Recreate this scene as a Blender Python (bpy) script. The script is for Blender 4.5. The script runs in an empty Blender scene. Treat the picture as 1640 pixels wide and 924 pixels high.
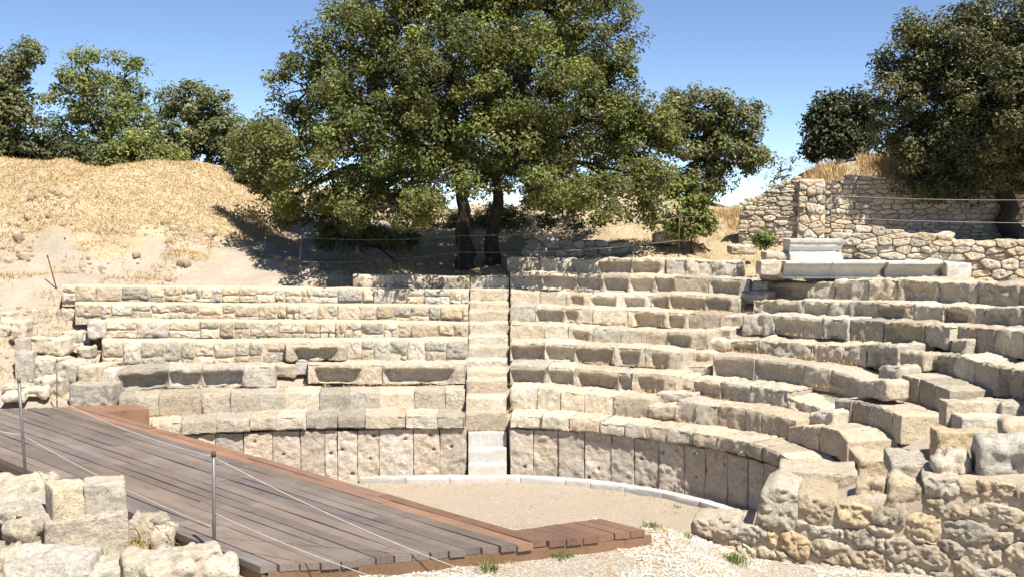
import bpy, math, random
import numpy as np

# ------------------------------------------------------------------ camera, light, exposure
S = bpy.context.scene
F, YH, HC = 1770.0, 330.0, 5.81
PITCH = math.atan((462 - YH) / F)
cam_d = bpy.data.cameras.new('camera'); cam = bpy.data.objects.new('camera', cam_d)
S.collection.objects.link(cam); S.camera = cam
cam_d.sensor_width = 36; cam_d.lens = F / 1640 * 36; cam_d.clip_start = .1; cam_d.clip_end = 6000
cam.location = (0, 0, HC); cam.rotation_euler = (math.pi / 2 - PITCH, 0, 0)
SUN_DIR = np.array([.31, -.45, .835]); SUN_DIR /= np.linalg.norm(SUN_DIR)
SUN_EL = math.asin(SUN_DIR[2]); SUN_AZ = math.atan2(SUN_DIR[0], SUN_DIR[1])
W = bpy.data.worlds.new('World'); S.world = W; W.use_nodes = True
nt = W.node_tree; bgn = nt.nodes['Background']
sky = nt.nodes.new('ShaderNodeTexSky'); sky.sky_type = 'NISHITA'; sky.sun_disc = False
sky.sun_elevation = SUN_EL; sky.sun_rotation = SUN_AZ
sky.air_density = .55; sky.dust_density = 0.0; sky.ozone_density = 1.4; sky.altitude = 1800
nt.links.new(sky.outputs[0], bgn.inputs[0]); bgn.inputs[1].default_value = .098
sd = bpy.data.lights.new('sun', 'SUN'); sd.energy = 5.0; sd.angle = math.radians(.53); sd.color = (1, .945, .855)
sun = bpy.data.objects.new('sun', sd); S.collection.objects.link(sun)
sun.rotation_euler = (math.pi / 2 - SUN_EL, 0, math.pi - SUN_AZ)
S.view_settings.view_transform = 'Standard'; S.view_settings.look = 'None'
S.view_settings.exposure = .91; S.view_settings.gamma = 1; S.view_settings.use_curve_mapping = False

# ------------------------------------------------------------------ helpers: photo point -> place
def ray(x, y):
    u = (x - 820) / F; v = -(y - 462) / F; c, s = math.cos(PITCH), math.sin(PITCH)
    return np.array([u, c + v * s, -s + v * c])
O = np.array([0, 0, HC])
def atz(x, y, z):
    d = ray(x, y); return O + d * ((z - HC) / d[2])
def aty(x, y, Y):
    d = ray(x, y); return O + d * (Y / d[1])
CX, CY, R0 = -.49, 17.62, 5.68          # the ring of seats right of the stairway
R2 = 26.3; CY2 = CY + R0 - R2           # the flatter wing left of it
def sdist(X, Y):
    X = np.asarray(X, float); Y = np.asarray(Y, float)
    a = np.hypot(X - CX, Y - CY) - R0; b = np.hypot(X - CX, Y - CY2) - R2
    return np.where(X > CX, a, b)
def ring(x, y, w):
    d = ray(x, y); dx, dy = d[0], d[1]
    for cx, cy, r, ok in ((CX, CY, R0 + w, lambda X: X >= CX), (CX, CY2, R2 + w, lambda X: X < CX)):
        A = dx * dx + dy * dy; B = -2 * (dx * cx + dy * cy); C = cx * cx + cy * cy - r * r
        D = B * B - 4 * A * C
        if D < 0: D = 0
        t = (-B + math.sqrt(D)) / (2 * A)
        if ok(dx * t): return O + d * t
    return O + d * t
def outward(X, Y):
    c = np.array([CX, CY if X > CX else CY2]); v = np.array([X, Y]) - c
    return v / np.linalg.norm(v)
ZK = [1.36, 1.79, 2.21, 2.59, 2.97, 3.31, 3.67, 4.06, 4.42]
TW = .80

# ------------------------------------------------------------------ noise
def _h(ix, iy, iz, seed):
    n = (ix.astype(np.int64) * 374761393 + iy.astype(np.int64) * 668265263 + iz.astype(np.int64) * 2147483647 + seed * 1274126177) & 0xffffffff
    n = ((n ^ (n >> 13)) * 1274126177) & 0xffffffff
    n = ((n ^ (n >> 16)) * 2246822519) & 0xffffffff
    return ((n ^ (n >> 15)) & 0xffff) / 32767.5 - 1.0
def vnoise(P, seed=0):
    i = np.floor(P); f = P - i; f = f * f * f * (f * (f * 6 - 15) + 10)
    i = i.astype(np.int64); r = 0
    for a in (0, 1):
        for b in (0, 1):
            for c in (0, 1):
                w = (f[:, 0] if a else 1 - f[:, 0]) * (f[:, 1] if b else 1 - f[:, 1]) * (f[:, 2] if c else 1 - f[:, 2])
                r = r + w * _h(i[:, 0] + a, i[:, 1] + b, i[:, 2] + c, seed)
    return r
def fbm(P, scale, octv=3, seed=0):
    r = 0; a = 1; s = scale
    for k in range(octv):
        r = r + a * vnoise(P * s + 17.3 * k, seed + k); a *= .5; s *= 2.1
    return r
def sstep(a, b, x):
    t = np.clip((np.asarray(x, float) - a) / (b - a), 0, 1); return t * t * (3 - 2 * t)

# ------------------------------------------------------------------ mesh and object helpers
class MB:
    def __init__(self): self.V = []; self.F = []; self.T = []; self.n = 0
    def add(self, V, Fs, tint=None):
        V = np.asarray(V, float); k = len(V); self.V.append(V)
        for f in Fs:
            f = np.asarray(f, np.int64)
            if len(f): self.F.append(f + self.n)
        if tint is None: tint = (1, 1, 1)
        t = np.asarray(tint, float)
        if t.ndim == 1: t = np.tile(t, (k, 1))
        self.T.append(t); self.n += k
    def build(self, name, mat, parent=None, loc=None, smooth=True):
        V = np.vstack(self.V); T = np.vstack(self.T)
        if loc is not None: V = V - np.asarray(loc, float)
        if parent is not None: V = V - np.asarray(parent['o'][:] if 'o' in parent else (0, 0, 0))
        me = bpy.data.meshes.new(name)
        me.vertices.add(len(V)); me.vertices.foreach_set('co', V.astype(np.float32).ravel())
        starts = []; loops = []; k = 0
        for f in self.F:
            m, n = f.shape
            starts.append(k + np.arange(m) * n); loops.append(f.ravel()); k += m * n
        loops = np.concatenate(loops); starts = np.concatenate(starts)
        me.loops.add(len(loops)); me.loops.foreach_set('vertex_index', loops.astype(np.int32))
        me.polygons.add(len(starts)); me.polygons.foreach_set('loop_start', starts.astype(np.int32))
        me.update(calc_edges=True); me.validate()
        me.polygons.foreach_set('use_smooth', np.full(len(me.polygons), smooth, dtype=bool))
        at = me.color_attributes.new('tint', 'FLOAT_COLOR', 'POINT')
        at.data.foreach_set('color', np.c_[T, np.ones(len(T))].astype(np.float32).ravel())
        if mat is not None: me.materials.append(mat)
        ob = bpy.data.objects.new(name, me); S.collection.objects.link(ob)
        if parent is not None: ob.parent = parent
        if loc is not None: ob.location = loc
        return ob
def tag(o, label=None, cat=None, group=None, kind=None):
    if label: o['label'] = label
    if cat: o['category'] = cat
    if group: o['group'] = group
    if kind: o['kind'] = kind
    return o
def thing(name, loc, label, cat, group=None):
    o = bpy.data.objects.new(name, None); S.collection.objects.link(o)
    o.location = loc; o['o'] = [float(v) for v in loc]; o.empty_display_size = .2
    return tag(o, label, cat, group)
def finish_things():
    for o in S.objects:
        if 'o' in o: del o['o']

def lat(L, r, step):
    n = max(2, int(round((L - 2 * r) / step)))
    return np.unique(np.concatenate([[0, r * .35, r], np.linspace(r, L - r, n + 1), [L - r, L - r * .35, L]]).round(6))
_topo = {}
def boxtopo(a, b, c):
    k = (a, b, c)
    if k in _topo: return _topo[k]
    idx = -np.ones((a, b, c), int)
    m = np.zeros((a, b, c), bool)
    m[[0, -1]] = 1; m[:, [0, -1]] = 1; m[:, :, [0, -1]] = 1
    ijk = np.argwhere(m); idx[m] = np.arange(len(ijk))
    q = []
    def sheet(g, flip):
        f = np.stack([g[:-1, :-1], g[1:, :-1], g[1:, 1:], g[:-1, 1:]], -1).reshape(-1, 4)
        q.append(f[:, ::-1] if flip else f)
    sheet(idx[:, :, 0], True); sheet(idx[:, :, -1], False)
    sheet(idx[:, 0, :], False); sheet(idx[:, -1, :], True)
    sheet(idx[0], True); sheet(idx[-1], False)
    _topo[k] = (ijk, np.vstack(q)); return _topo[k]
def rbox(L, D, H, r=.03, step=.07, seed=0, rough=.02, chip=.03, scoop=None, holes=0, nose=0):
    """weathered block, local axes: u along 0..L, v from the face backward 0..D, w up 0..H"""
    r = min(r, L * .3, D * .3, H * .3)
    us, vs, ws = lat(L, r, step), lat(D, r, step * 1.6), lat(H, r, step)
    ijk, q = boxtopo(len(us), len(vs), len(ws))
    p = np.c_[us[ijk[:, 0]], vs[ijk[:, 1]], ws[ijk[:, 2]]]
    dim = np.array([L, D, H]); inner = np.clip(p, r, dim - r); n = p - inner
    n = n / np.maximum(np.linalg.norm(n, axis=1), 1e-9)[:, None]
    edge = (np.abs(n) > .25).sum(1) > 1
    P = inner + n * r
    off = np.array([seed * 3.17 % 91, seed * 7.31 % 83, seed * 1.93 % 71])
    nz = fbm(P + off, 3.2, 3, seed % 97) * rough + fbm(P + off, 9.5, 3, 5 + seed % 53) * rough * .75
    c = np.clip(fbm(P + off, 2.6, 2, 11 + seed % 61), 0, 1) * chip
    vert = (np.abs(n[:, 0]) > .25); P = P + n * (nz * np.where(vert, .45, 1) - c * np.where(edge, np.where(vert, .35, 1.0), .25))[:, None]
    front = (ijk[:, 1] <= 2)
    if scoop:
        dep, ua, ub = scoop
        t = P[:, 2] / H; uu = P[:, 0] / L
        mk = sstep(ua - .02, ua + .06, uu + .05 * (t - .4)) * (1 - sstep(ub - .09, ub + .02, uu - .06 * (t - .4)))
        prof = (1 - sstep(.66, .76, t + .06 * vnoise(P * 4 + off, 3))) * (1 - .25 * (1 - sstep(0, .15, t)))
        P[:, 1] += np.where(front, dep * mk * prof, 0)
    if nose: P[:, 1] += np.where(front, nose * sstep(H - .15, H + .01, P[:, 2] + .04 * vnoise(P * 5 + off, 9)) ** 1.3, 0)
    rs = np.random.RandomState(seed % 99991)
    for k in range(holes):
        hu, hw = rs.uniform(.1, .9) * L, rs.uniform(.1, .9) * H
        d2 = (P[:, 0] - hu) ** 2 + (P[:, 2] - hw) ** 2
        P[:, 1] += np.where(front, .11 * np.exp(-d2 / (2 * .019 ** 2)), 0)
    return P, q
def chordframe(P0, P1, fan=0.0, zh=None, flip=False):
    """map (u,v,w) of a block whose front-top edge runs P0->P1; w=H is the top"""
    P0 = np.asarray(P0); P1 = np.asarray(P1); e = (P1 - P0)[:2]; L = np.linalg.norm(e); e = e / L
    n = np.array([-e[1], e[0]])
    return L, e, n
def place_block(mb, P0, P1, D, H, seed, gap=.008, out=None, tint=None, **kw):
    P0 = np.asarray(P0, float); P1 = np.asarray(P1, float)
    L, e, n = chordframe(P0, P1)
    if out is not None and np.dot(n, out) < 0: n = -n
    fan = kw.pop('fan', .12)
    p, q = rbox(L - gap, D, H, seed=seed, **kw)
    u = p[:, 0] + gap / 2; t = u / L
    uc = (u - L / 2) * (1 + p[:, 1] * fan) + L / 2
    X = P0[0] + e[0] * uc + n[0] * p[:, 1]; Y = P0[1] + e[1] * uc + n[1] * p[:, 1]
    Z = P0[2] + (P1[2] - P0[2]) * t + (p[:, 2] - H)
    flip = (e[0] * n[1] - e[1] * n[0]) < 0
    mb.add(np.c_[X, Y, Z], [q[:, ::-1] if flip else q], tint)
def box_at(mb, c, L, D, H, rot, seed, tint=None, tilt=0, roll=0, **kw):
    """free block: c = centre of its base, rot about z"""
    p, q = rbox(L, D, H, seed=seed, **kw)
    p = p - np.array([L / 2, D / 2, 0])
    cy, sy = math.cos(roll), math.sin(roll)
    p = np.c_[p[:, 0] * cy + p[:, 2] * sy, p[:, 1], -p[:, 0] * sy + p[:, 2] * cy]
    cx, sx = math.cos(tilt), math.sin(tilt)
    p = np.c_[p[:, 0], p[:, 1] * cx - p[:, 2] * sx, p[:, 1] * sx + p[:, 2] * cx]
    ca, sa = math.cos(rot), math.sin(rot)
    mb.add(np.c_[c[0] + p[:, 0] * ca - p[:, 1] * sa, c[1] + p[:, 0] * sa + p[:, 1] * ca, c[2] + p[:, 2]], [q], tint)

def chaikin(p, it=1):
    for _ in range(it):
        q = np.roll(p, -1, 0); p = np.stack([.8 * p + .2 * q, .2 * p + .8 * q], 1).reshape(-1, 2)
    return p
def resample(p, step):
    q = np.vstack([p, p[:1]]); d = np.r_[0, np.cumsum(np.linalg.norm(np.diff(q, axis=0), axis=1))]
    n = max(10, int(d[-1] / step)); t = np.linspace(0, d[-1], n, endpoint=False)
    return np.c_[np.interp(t, d, q[:, 0]), np.interp(t, d, q[:, 1])]
def stone_poly(mb, poly, depth, mapper, seed, dome=.05, rough=.02, step=.06, tint=None, r=.03, push=0):
    """stone seen face on: outline poly in (u,w), carried back by depth; mapper(u,v,w)->xyz"""
    p = np.asarray(poly, float)
    if len(p) < 3: return
    a = np.sum(p[:, 0] * np.roll(p[:, 1], -1) - np.roll(p[:, 0], -1) * p[:, 1])
    if a < 0: p = p[::-1]
    p = np.asarray(p); q_ = np.roll(p, -1, 0); p = resample(np.stack([.9 * p + .1 * q_, .1 * p + .9 * q_], 1).reshape(-1, 2), step); n = len(p); c = p.mean(0)
    size = math.sqrt(abs(a) / 2) + 1e-6; r = min(r, size * .2)
    prm = [(1.0 - .02, depth), (1.0, depth * .5), (1.0, r * 1.3), (1 - .25 * r / size, r * .5), (1 - r / size * .8, r * .1), (.8, 0), (.66, 0), (.52, 0), (.39, 0), (.26, 0), (.13, 0)]
    V = []
    for k, (s, v) in enumerate(prm):
        dm = 0 if k < 3 else dome * (1 - s * s) ** .7
        q = c + (p - c) * s
        V.append(np.c_[q[:, 0], np.full(n, v - dm - push), q[:, 1]])
    V.append(np.array([[c[0], -dome - push, c[1]]])); V = np.vstack(V)
    off = np.array([seed * 2.37 % 79, seed * 5.11 % 67, seed * 3.3 % 59])
    nz = fbm(V + off, 5, 3, seed % 89); nf = fbm(V + off, 17, 2, 7)
    nz2 = fbm(V + off + 31, 6, 2, seed % 43)
    fc = np.abs(fbm(V + off + 7, 7, 2, seed % 31)); V[:, 1] += (nz * rough * .5 + nf * rough * .8 + fc * rough * .9); V[:, 0] += nz2 * rough * .3; V[:, 2] += nf * rough * .2 + nz * rough * .2
    ids = np.arange(n); nx = (ids + 1) % n; Q = []
    for k in range(len(prm) - 1):
        Q.append(np.c_[k * n + ids, k * n + nx, (k + 1) * n + nx, (k + 1) * n + ids])
    k = len(prm) - 1
    Tn = np.c_[k * n + ids, k * n + nx, np.full(n, (k + 1) * n)]
    mb.add(mapper(V[:, 0], V[:, 1], V[:, 2]), [np.vstack(Q), Tn], tint)
def clip_half(poly, m, nrm):
    out = []; N = len(poly)
    for i in range(N):
        a, b = poly[i], poly[(i + 1) % N]
        da = (a[0] - m[0]) * nrm[0] + (a[1] - m[1]) * nrm[1]; db = (b[0] - m[0]) * nrm[0] + (b[1] - m[1]) * nrm[1]
        if da <= 0: out.append(a)
        if (da < 0) != (db < 0) and da != db:
            t = da / (da - db); out.append((a[0] + (b[0] - a[0]) * t, a[1] + (b[1] - a[1]) * t))
    return out
def rubble_cells(U0, U1, bot, top, ch, sw, rnd, jit=.28):
    """jittered-course cells between bot(u) and top(u)"""
    ratio = sw / ch; seeds = []
    w = min(bot(u) for u in np.linspace(U0, U1, 12)) - ch; wm = max(top(u) for u in np.linspace(U0, U1, 30)) + ch * 1.5
    while w < wm:
        h = ch * rnd.uniform(.62, 1.4); u = U0 - sw - rnd.random() * sw
        while u < U1 + sw:
            ww = sw * rnd.choice([.5, .75, 1, 1, 1.3, 1.7])
            if ww > sw * .6 and rnd.random() < .13:
                seeds.append((u + ww / 2, w + h * .25)); seeds.append((u + ww / 2 + rnd.uniform(-.1, .1) * ww, w + h * .78))
            else: seeds.append((u + ww / 2 + rnd.uniform(-jit, jit) * ww * .3, w + h / 2 + rnd.uniform(-jit, jit) * h))
            u += ww
        w += h
    sp = np.array(seeds); sc = sp * np.array([1, ratio]); cells = []
    for i, s in enumerate(sc):
        if not (U0 - .02 < s[0] < U1 + .02): continue
        ww = sp[i][1]
        if ww < bot(s[0]) - ch * .25 or ww > top(s[0]): continue
        d = np.hypot(*(sc - s).T); near = np.argsort(d)[1:22]
        R = 2.5 * sw; poly = [(s[0] - R, s[1] - R), (s[0] + R, s[1] - R), (s[0] + R, s[1] + R), (s[0] - R, s[1] + R)]
        for j in near:
            nrm = sc[j] - s; poly = clip_half(poly, (s + sc[j]) / 2, nrm)
            if len(poly) < 3: break
        if len(poly) < 3: continue
        q = np.array(poly) / np.array([1, ratio]); q[:, 0] = np.clip(q[:, 0], U0, U1)
        c = q.mean(0); g = rnd.uniform(.004, .013)
        ext = np.maximum(q.max(0) - q.min(0), .05)
        q = c + (q - c) * np.clip(1 - 2 * g / ext, .3, 1)
        cells.append(q)
    return cells
def tube(mb, pts, rad, n=8, tint=None, caps=True):
    pts = np.asarray(pts, float); m = len(pts); rad = np.broadcast_to(np.asarray(rad, float), (m,))
    t = np.gradient(pts, axis=0); t /= np.maximum(np.linalg.norm(t, axis=1), 1e-9)[:, None]
    V = []; a = np.linspace(0, 2 * math.pi, n, endpoint=False)
    up = np.array([0, 0, 1.]) if abs(t[0][2]) < .9 else np.array([1., 0, 0])
    x = np.cross(up, t[0]); x /= np.linalg.norm(x)
    for i in range(m):
        x = x - t[i] * np.dot(x, t[i]); x /= max(np.linalg.norm(x), 1e-9); y = np.cross(t[i], x)
        V.append(pts[i] + rad[i] * (np.cos(a)[:, None] * x + np.sin(a)[:, None] * y))
    V = np.vstack(V); i = np.arange(n); j = (i + 1) % n
    Q = np.vstack([np.c_[k * n + i, k * n + j, (k + 1) * n + j, (k + 1) * n + i] for k in range(m - 1)])
    fs = [Q]
    if caps:
        V = np.vstack([V, pts[:1], pts[-1:]])
        fs.append(np.vstack([np.c_[j, i, np.full(n, m * n)], np.c_[(m - 1) * n + i, (m - 1) * n + j, np.full(n, m * n + 1)]]))
    mb.add(V, fs, tint)
RND = random.Random(5)
def tnt(r=None, lo=.82, hi=1.12, warm=.05):
    r = r or RND; b = r.uniform(lo - .04, hi) * (.8 if r.random() < .14 else 1); w = r.uniform(-warm, warm)
    return (b * (1 + w), b, b * (1 - w * 1.3))

# ------------------------------------------------------------------ materials
def nodes_mat(name):
    m = bpy.data.materials.new(name); m.use_nodes = True; t = m.node_tree
    return m, t, t.nodes['Principled BSDF']
def N(t, typ, **kw):
    n = t.nodes.new(typ)
    for k, v in kw.items():
        if k in n.inputs: n.inputs[k].default_value = v
        else: setattr(n, k, v)
    return n
def noise(t, vec, scale, detail=6, rough=.6):
    n = N(t, 'ShaderNodeTexNoise'); n.inputs['Scale'].default_value = scale; n.inputs['Detail'].default_value = detail
    n.inputs['Roughness'].default_value = rough; t.links.new(vec, n.inputs['Vector']); return n.outputs['Fac']
def rampf(t, fac, a, b, lo=0., hi=1.):
    r = N(t, 'ShaderNodeMapRange', clamp=True); t.links.new(fac, r.inputs[0])
    for i, v in enumerate((a, b, lo, hi)): r.inputs[i + 1].default_value = v
    return r.outputs[0]
def mixc(t, fac, a, b, mode='MIX'):
    n = N(t, 'ShaderNodeMix', data_type='RGBA', blend_type=mode)
    for sock, v in ((n.inputs[0], fac), (n.inputs[6], a), (n.inputs[7], b)):
        if isinstance(v, (int, float)): sock.default_value = v
        elif isinstance(v, tuple): sock.default_value = (*v, 1)
        else: t.links.new(v, sock)
    return n.outputs[2]
def mth(t, op, a, b):
    n = N(t, 'ShaderNodeMath', operation=op)
    for i, v in enumerate((a, b)):
        if isinstance(v, (int, float)): n.inputs[i].default_value = v
        else: t.links.new(v, n.inputs[i])
    return n.outputs[0]
def stone_mat(name, base, dark, light, lichen=.4, pits=.5, bump=.5, fine=1.0, dust=.35):
    m, t, b = nodes_mat(name)
    pos = N(t, 'ShaderNodeNewGeometry').outputs['Position']
    tint = N(t, 'ShaderNodeVertexColor', layer_name='tint').outputs[0]
    n1 = noise(t, pos, 1.7, 7, .65); n2 = noise(t, pos, 9 * fine, 8, .7); n3 = noise(t, pos, 38 * fine, 4, .7)
    col = mixc(t, rampf(t, n1, .3, .7), base, light)
    lic = mth(t, 'MULTIPLY', rampf(t, n2, .48, .68), rampf(t, noise(t, pos, 2.6, 5, .6), .42, .62, .15, 1))
    col = mixc(t, mth(t, 'MULTIPLY', lic, lichen), col, dark)
    vor = N(t, 'ShaderNodeTexVoronoi'); vor.inputs['Scale'].default_value = 26 * fine; t.links.new(pos, vor.inputs['Vector'])
    pit = mth(t, 'MULTIPLY', rampf(t, vor.outputs['Distance'], .05, .3, 1, 0), rampf(t, noise(t, pos, 6, 3), .48, .6))
    col = mixc(t, mth(t, 'MULTIPLY', pit, pits), col, tuple(c * .45 for c in dark))
    col = mixc(t, rampf(t, n3, .35, .7, .0, .5), col, tuple(c * .62 for c in base))
    col = mixc(t, mth(t, 'MULTIPLY', rampf(t, noise(t, pos, 2.1, 6, .65), .5, .66), dust), col, (.56, .42, .25))
    n4 = noise(t, pos, 15 * fine, 12, .78)
    g4 = N(t, 'ShaderNodeCombineColor'); v4 = rampf(t, n4, .36, .60, 1 - .42 * min(1, bump + .1), 1.24)
    for k in range(3): t.links.new(v4, g4.inputs[k])
    col = mixc(t, mth(t, 'MULTIPLY', rampf(t, noise(t, pos, 1.3, 6, .6), .42, .58, .35, 1), .95), col, mixc(t, 1.0, col, g4.outputs[0], 'MULTIPLY'))
    st_ = noise(t, pos, .9, 8, .72); col = mixc(t, rampf(t, st_, .52, .66, 0, .45 * min(1, lichen + .1)), col, dark)
    col = mixc(t, 1.0, col, tint, 'MULTIPLY')
    t.links.new(col, b.inputs['Base Color']); b.inputs['Roughness'].default_value = .92
    b.inputs['Specular IOR Level'].default_value = .2
    h = mth(t, 'ADD', mth(t, 'MULTIPLY', n2, .8), mth(t, 'MULTIPLY', n4, .9)); h = mth(t, 'SUBTRACT', h, mth(t, 'MULTIPLY', pit, .5))
    bp = N(t, 'ShaderNodeBump'); bp.inputs['Strength'].default_value = bump; bp.inputs['Distance'].default_value = .05
    t.links.new(h, bp.inputs['Height']); t.links.new(bp.outputs[0], b.inputs['Normal'])
    return m
M = {}
M['lime'] = stone_mat('limestone', (.62, .53, .40), (.32, .275, .215), (.73, .645, .515), .55, .7, 1.0)
M['limeg'] = stone_mat('grey_limestone', (.565, .495, .395), (.255, .222, .178), (.68, .605, .49), .75, .7, 1.0, 1.0, .2)
M['podium'] = stone_mat('pink_limestone', (.575, .495, .405), (.33, .28, .23), (.665, .585, .48), .5, .7, .9)
M['rubble'] = stone_mat('rubble_stone', (.60, .50, .37), (.29, .24, .18), (.72, .62, .48), .55, .6, 1.0)
M['mortar'] = stone_mat('lime_mortar', (.58, .49, .375), (.42, .345, .255), (.64, .55, .44), .5, .3, .7, 1.4)
M['earth'] = stone_mat('packed_earth', (.44, .34, .225), (.30, .215, .125), (.52, .42, .29), .6, .2, .8, 1.5)
M['marble'] = stone_mat('white_marble', (.47, .455, .42), (.33, .31, .275), (.54, .525, .49), .6, .1, .12, 1.0, .08)
M['marbleo'] = stone_mat('worn_marble', (.55, .53, .485), (.31, .285, .24), (.63, .61, .565), .7, .25, .3, 1.0, .12)

def wood_mat(name, base, dark, ang):
    m, t, b = nodes_mat(name)
    pos = N(t, 'ShaderNodeNewGeometry').outputs['Position']
    mp = N(t, 'ShaderNodeMapping'); t.links.new(pos, mp.inputs['Vector'])
    mp.inputs['Rotation'].default_value = (0, 0, -ang); 
    mp2 = N(t, 'ShaderNodeMapping'); t.links.new(mp.outputs[0], mp2.inputs['Vector']); mp2.inputs['Scale'].default_value = (1.2, 22, 22)
    g = noise(t, mp2.outputs[0], 1.6, 8, .7); l = noise(t, pos, 1.1, 5, .6); s = noise(t, pos, 4.5, 6, .7)
    tint = N(t, 'ShaderNodeVertexColor', layer_name='tint').outputs[0]
    col = mixc(t, rampf(t, g, .3, .72), base, dark)
    col = mixc(t, rampf(t, l, .4, .7, 0, .45), col, tuple(c * 1.35 for c in base))
    col = mixc(t, rampf(t, s, .58, .75, 0, .6), col, tuple(c * .5 for c in dark))
    col = mixc(t, 1.0, col, tint, 'MULTIPLY')
    t.links.new(col, b.inputs['Base Color']); b.inputs['Roughness'].default_value = .5; b.inputs['Specular IOR Level'].default_value = .4
    bp = N(t, 'ShaderNodeBump'); bp.inputs['Strength'].default_value = .5; bp.inputs['Distance'].default_value = .01
    t.links.new(g, bp.inputs['Height']); t.links.new(bp.outputs[0], b.inputs['Normal'])
    return m
DANG = math.atan2(-.704, .71)
M['wood'] = wood_mat('weathered_timber', (.20, .165, .143), (.115, .090, .077), DANG)
M['woodr'] = wood_mat('reddish_timber', (.28, .165, .108), (.165, .092, .060), DANG)

def leaf_mat(name, col, trans=.3):
    m, t, b = nodes_mat(name)
    tint = N(t, 'ShaderNodeVertexColor', layer_name='tint').outputs[0]
    c = mixc(t, 1.0, col, tint, 'MULTIPLY')
    t.links.new(c, b.inputs['Base Color']); b.inputs['Roughness'].default_value = .5; b.inputs['Specular IOR Level'].default_value = .45
    tr = N(t, 'ShaderNodeBsdfTranslucent'); c2 = mixc(t, 1.0, c, (1.15, 1.1, .6), 'MULTIPLY'); t.links.new(c2, tr.inputs[0])
    mx = N(t, 'ShaderNodeMixShader'); mx.inputs[0].default_value = trans
    t.links.new(b.outputs[0], mx.inputs[1]); t.links.new(tr.outputs[0], mx.inputs[2])
    t.links.new(mx.outputs[0], t.nodes['Material Output'].inputs[0]); return m
M['oak'] = leaf_mat('oak_leaves', (.136, .150, .038), .32)
M['oakd'] = leaf_mat('dusky_oak_leaves', (.105, .108, .044), .2)
M['green'] = leaf_mat('fresh_leaves', (.20, .225, .070), .38)
M['olive'] = leaf_mat('dusty_leaves', (.170, .182, .080), .3)
M['darkleaf'] = leaf_mat('dark_leaves', (.070, .080, .034), .18)
M['straw'] = leaf_mat('straw', (.52, .41, .25), .2)
M['weed'] = leaf_mat('weed_leaves', (.16, .20, .055), .3)
m, t, b = nodes_mat('bark')
pos = N(t, 'ShaderNodeNewGeometry').outputs['Position']; mp = N(t, 'ShaderNodeMapping'); mp.inputs['Scale'].default_value = (9, 9, 2.2); t.links.new(pos, mp.inputs['Vector'])
g = noise(t, mp.outputs[0], 1.6, 7, .7); t.links.new(mixc(t, rampf(t, g, .35, .65), (.020, .015, .012), (.062, .050, .040)), b.inputs['Base Color'])
bp = N(t, 'ShaderNodeBump'); bp.inputs['Strength'].default_value = .9; bp.inputs['Distance'].default_value = .05; t.links.new(g, bp.inputs['Height']); t.links.new(bp.outputs[0], b.inputs['Normal']); b.inputs['Roughness'].default_value = .95
M['bark'] = m
def plain(name, col, rough=.6, metal=0.0, var=.3):
    m, t, b = nodes_mat(name); pos = N(t, 'ShaderNodeNewGeometry').outputs['Position']
    t.links.new(mixc(t, rampf(t, noise(t, pos, 14, 5), .3, .7), col, tuple(c * (1 - var) for c in col)), b.inputs['Base Color'])
    b.inputs['Roughness'].default_value = rough; b.inputs['Metallic'].default_value = metal; return m
M['steel'] = plain('galvanised_steel', (.20, .195, .19), .5, .35)
M['rust'] = plain('rusty_steel', (.17, .085, .05), .9, 0, .5)
M['rope'] = plain('pale_rope', (.46, .42, .36), .9)

# ground: colours by noise and by painted-in surface kinds (attribute tint: r = straw, g = gravel, b = bare earth)
m, t, b = nodes_mat('ground_surface')
pos = N(t, 'ShaderNodeNewGeometry').outputs['Position']
at = N(t, 'ShaderNodeVertexColor', layer_name='tint').outputs[0]; sp = N(t, 'ShaderNodeSeparateColor'); t.links.new(at, sp.inputs[0])
n1 = noise(t, pos, 1.1, 8, .65); n2 = noise(t, pos, 11, 6, .7); n3 = noise(t, pos, 60, 3, .7)
earth = mixc(t, rampf(t, n1, .35, .65), (.37, .31, .24), (.44, .385, .31)); earth = mixc(t, rampf(t, n2, .45, .7, 0, .6), earth, (.30, .24, .17))
mpn = N(t, 'ShaderNodeMapping'); mpn.inputs['Scale'].default_value = (14, 40, 30); mpn.inputs['Rotation'].default_value = (.2, .1, .5); t.links.new(pos, mpn.inputs['Vector'])
st = noise(t, mpn.outputs[0], 1.5, 5, .7)
straw = mixc(t, rampf(t, st, .3, .7), (.46, .375, .25), (.32, .245, .15)); straw = mixc(t, rampf(t, n1, .4, .7, 0, .7), straw, (.55, .45, .31))
vg = N(t, 'ShaderNodeTexVoronoi'); vg.inputs['Scale'].default_value = 28; t.links.new(pos, vg.inputs['Vector'])
grav = mixc(t, rampf(t, vg.outputs['Distance'], .1, .6), (.62, .56, .48), (.34, .29, .23)); grav = mixc(t, rampf(t, n2, .5, .7, 0, .5), grav, (.50, .39, .25))
vo = N(t, 'ShaderNodeTexVoronoi'); vo.inputs['Scale'].default_value = 45; t.links.new(pos, vo.inputs['Vector'])
orch = mixc(t, rampf(t, n2, .3, .7), (.43, .365, .29), (.36, .295, .22)); orch = mixc(t, rampf(t, vo.outputs['Distance'], .05, .3, .5, 0), orch, (.33, .28, .215))
wob = mth(t, 'MULTIPLY', mth(t, 'SUBTRACT', n2, .5), .9)
col = mixc(t, rampf(t, mth(t, 'ADD', sp.outputs[0], wob), .35, .65), earth, straw)
col = mixc(t, rampf(t, mth(t, 'ADD', sp.outputs[1], wob), .35, .65), col, grav)
col = mixc(t, rampf(t, mth(t, 'ADD', sp.outputs[2], wob), .35, .65), col, orch)
t.links.new(col, b.inputs['Base Color']); b.inputs['Roughness'].default_value = .97; b.inputs['Specular IOR Level'].default_value = .1
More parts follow.
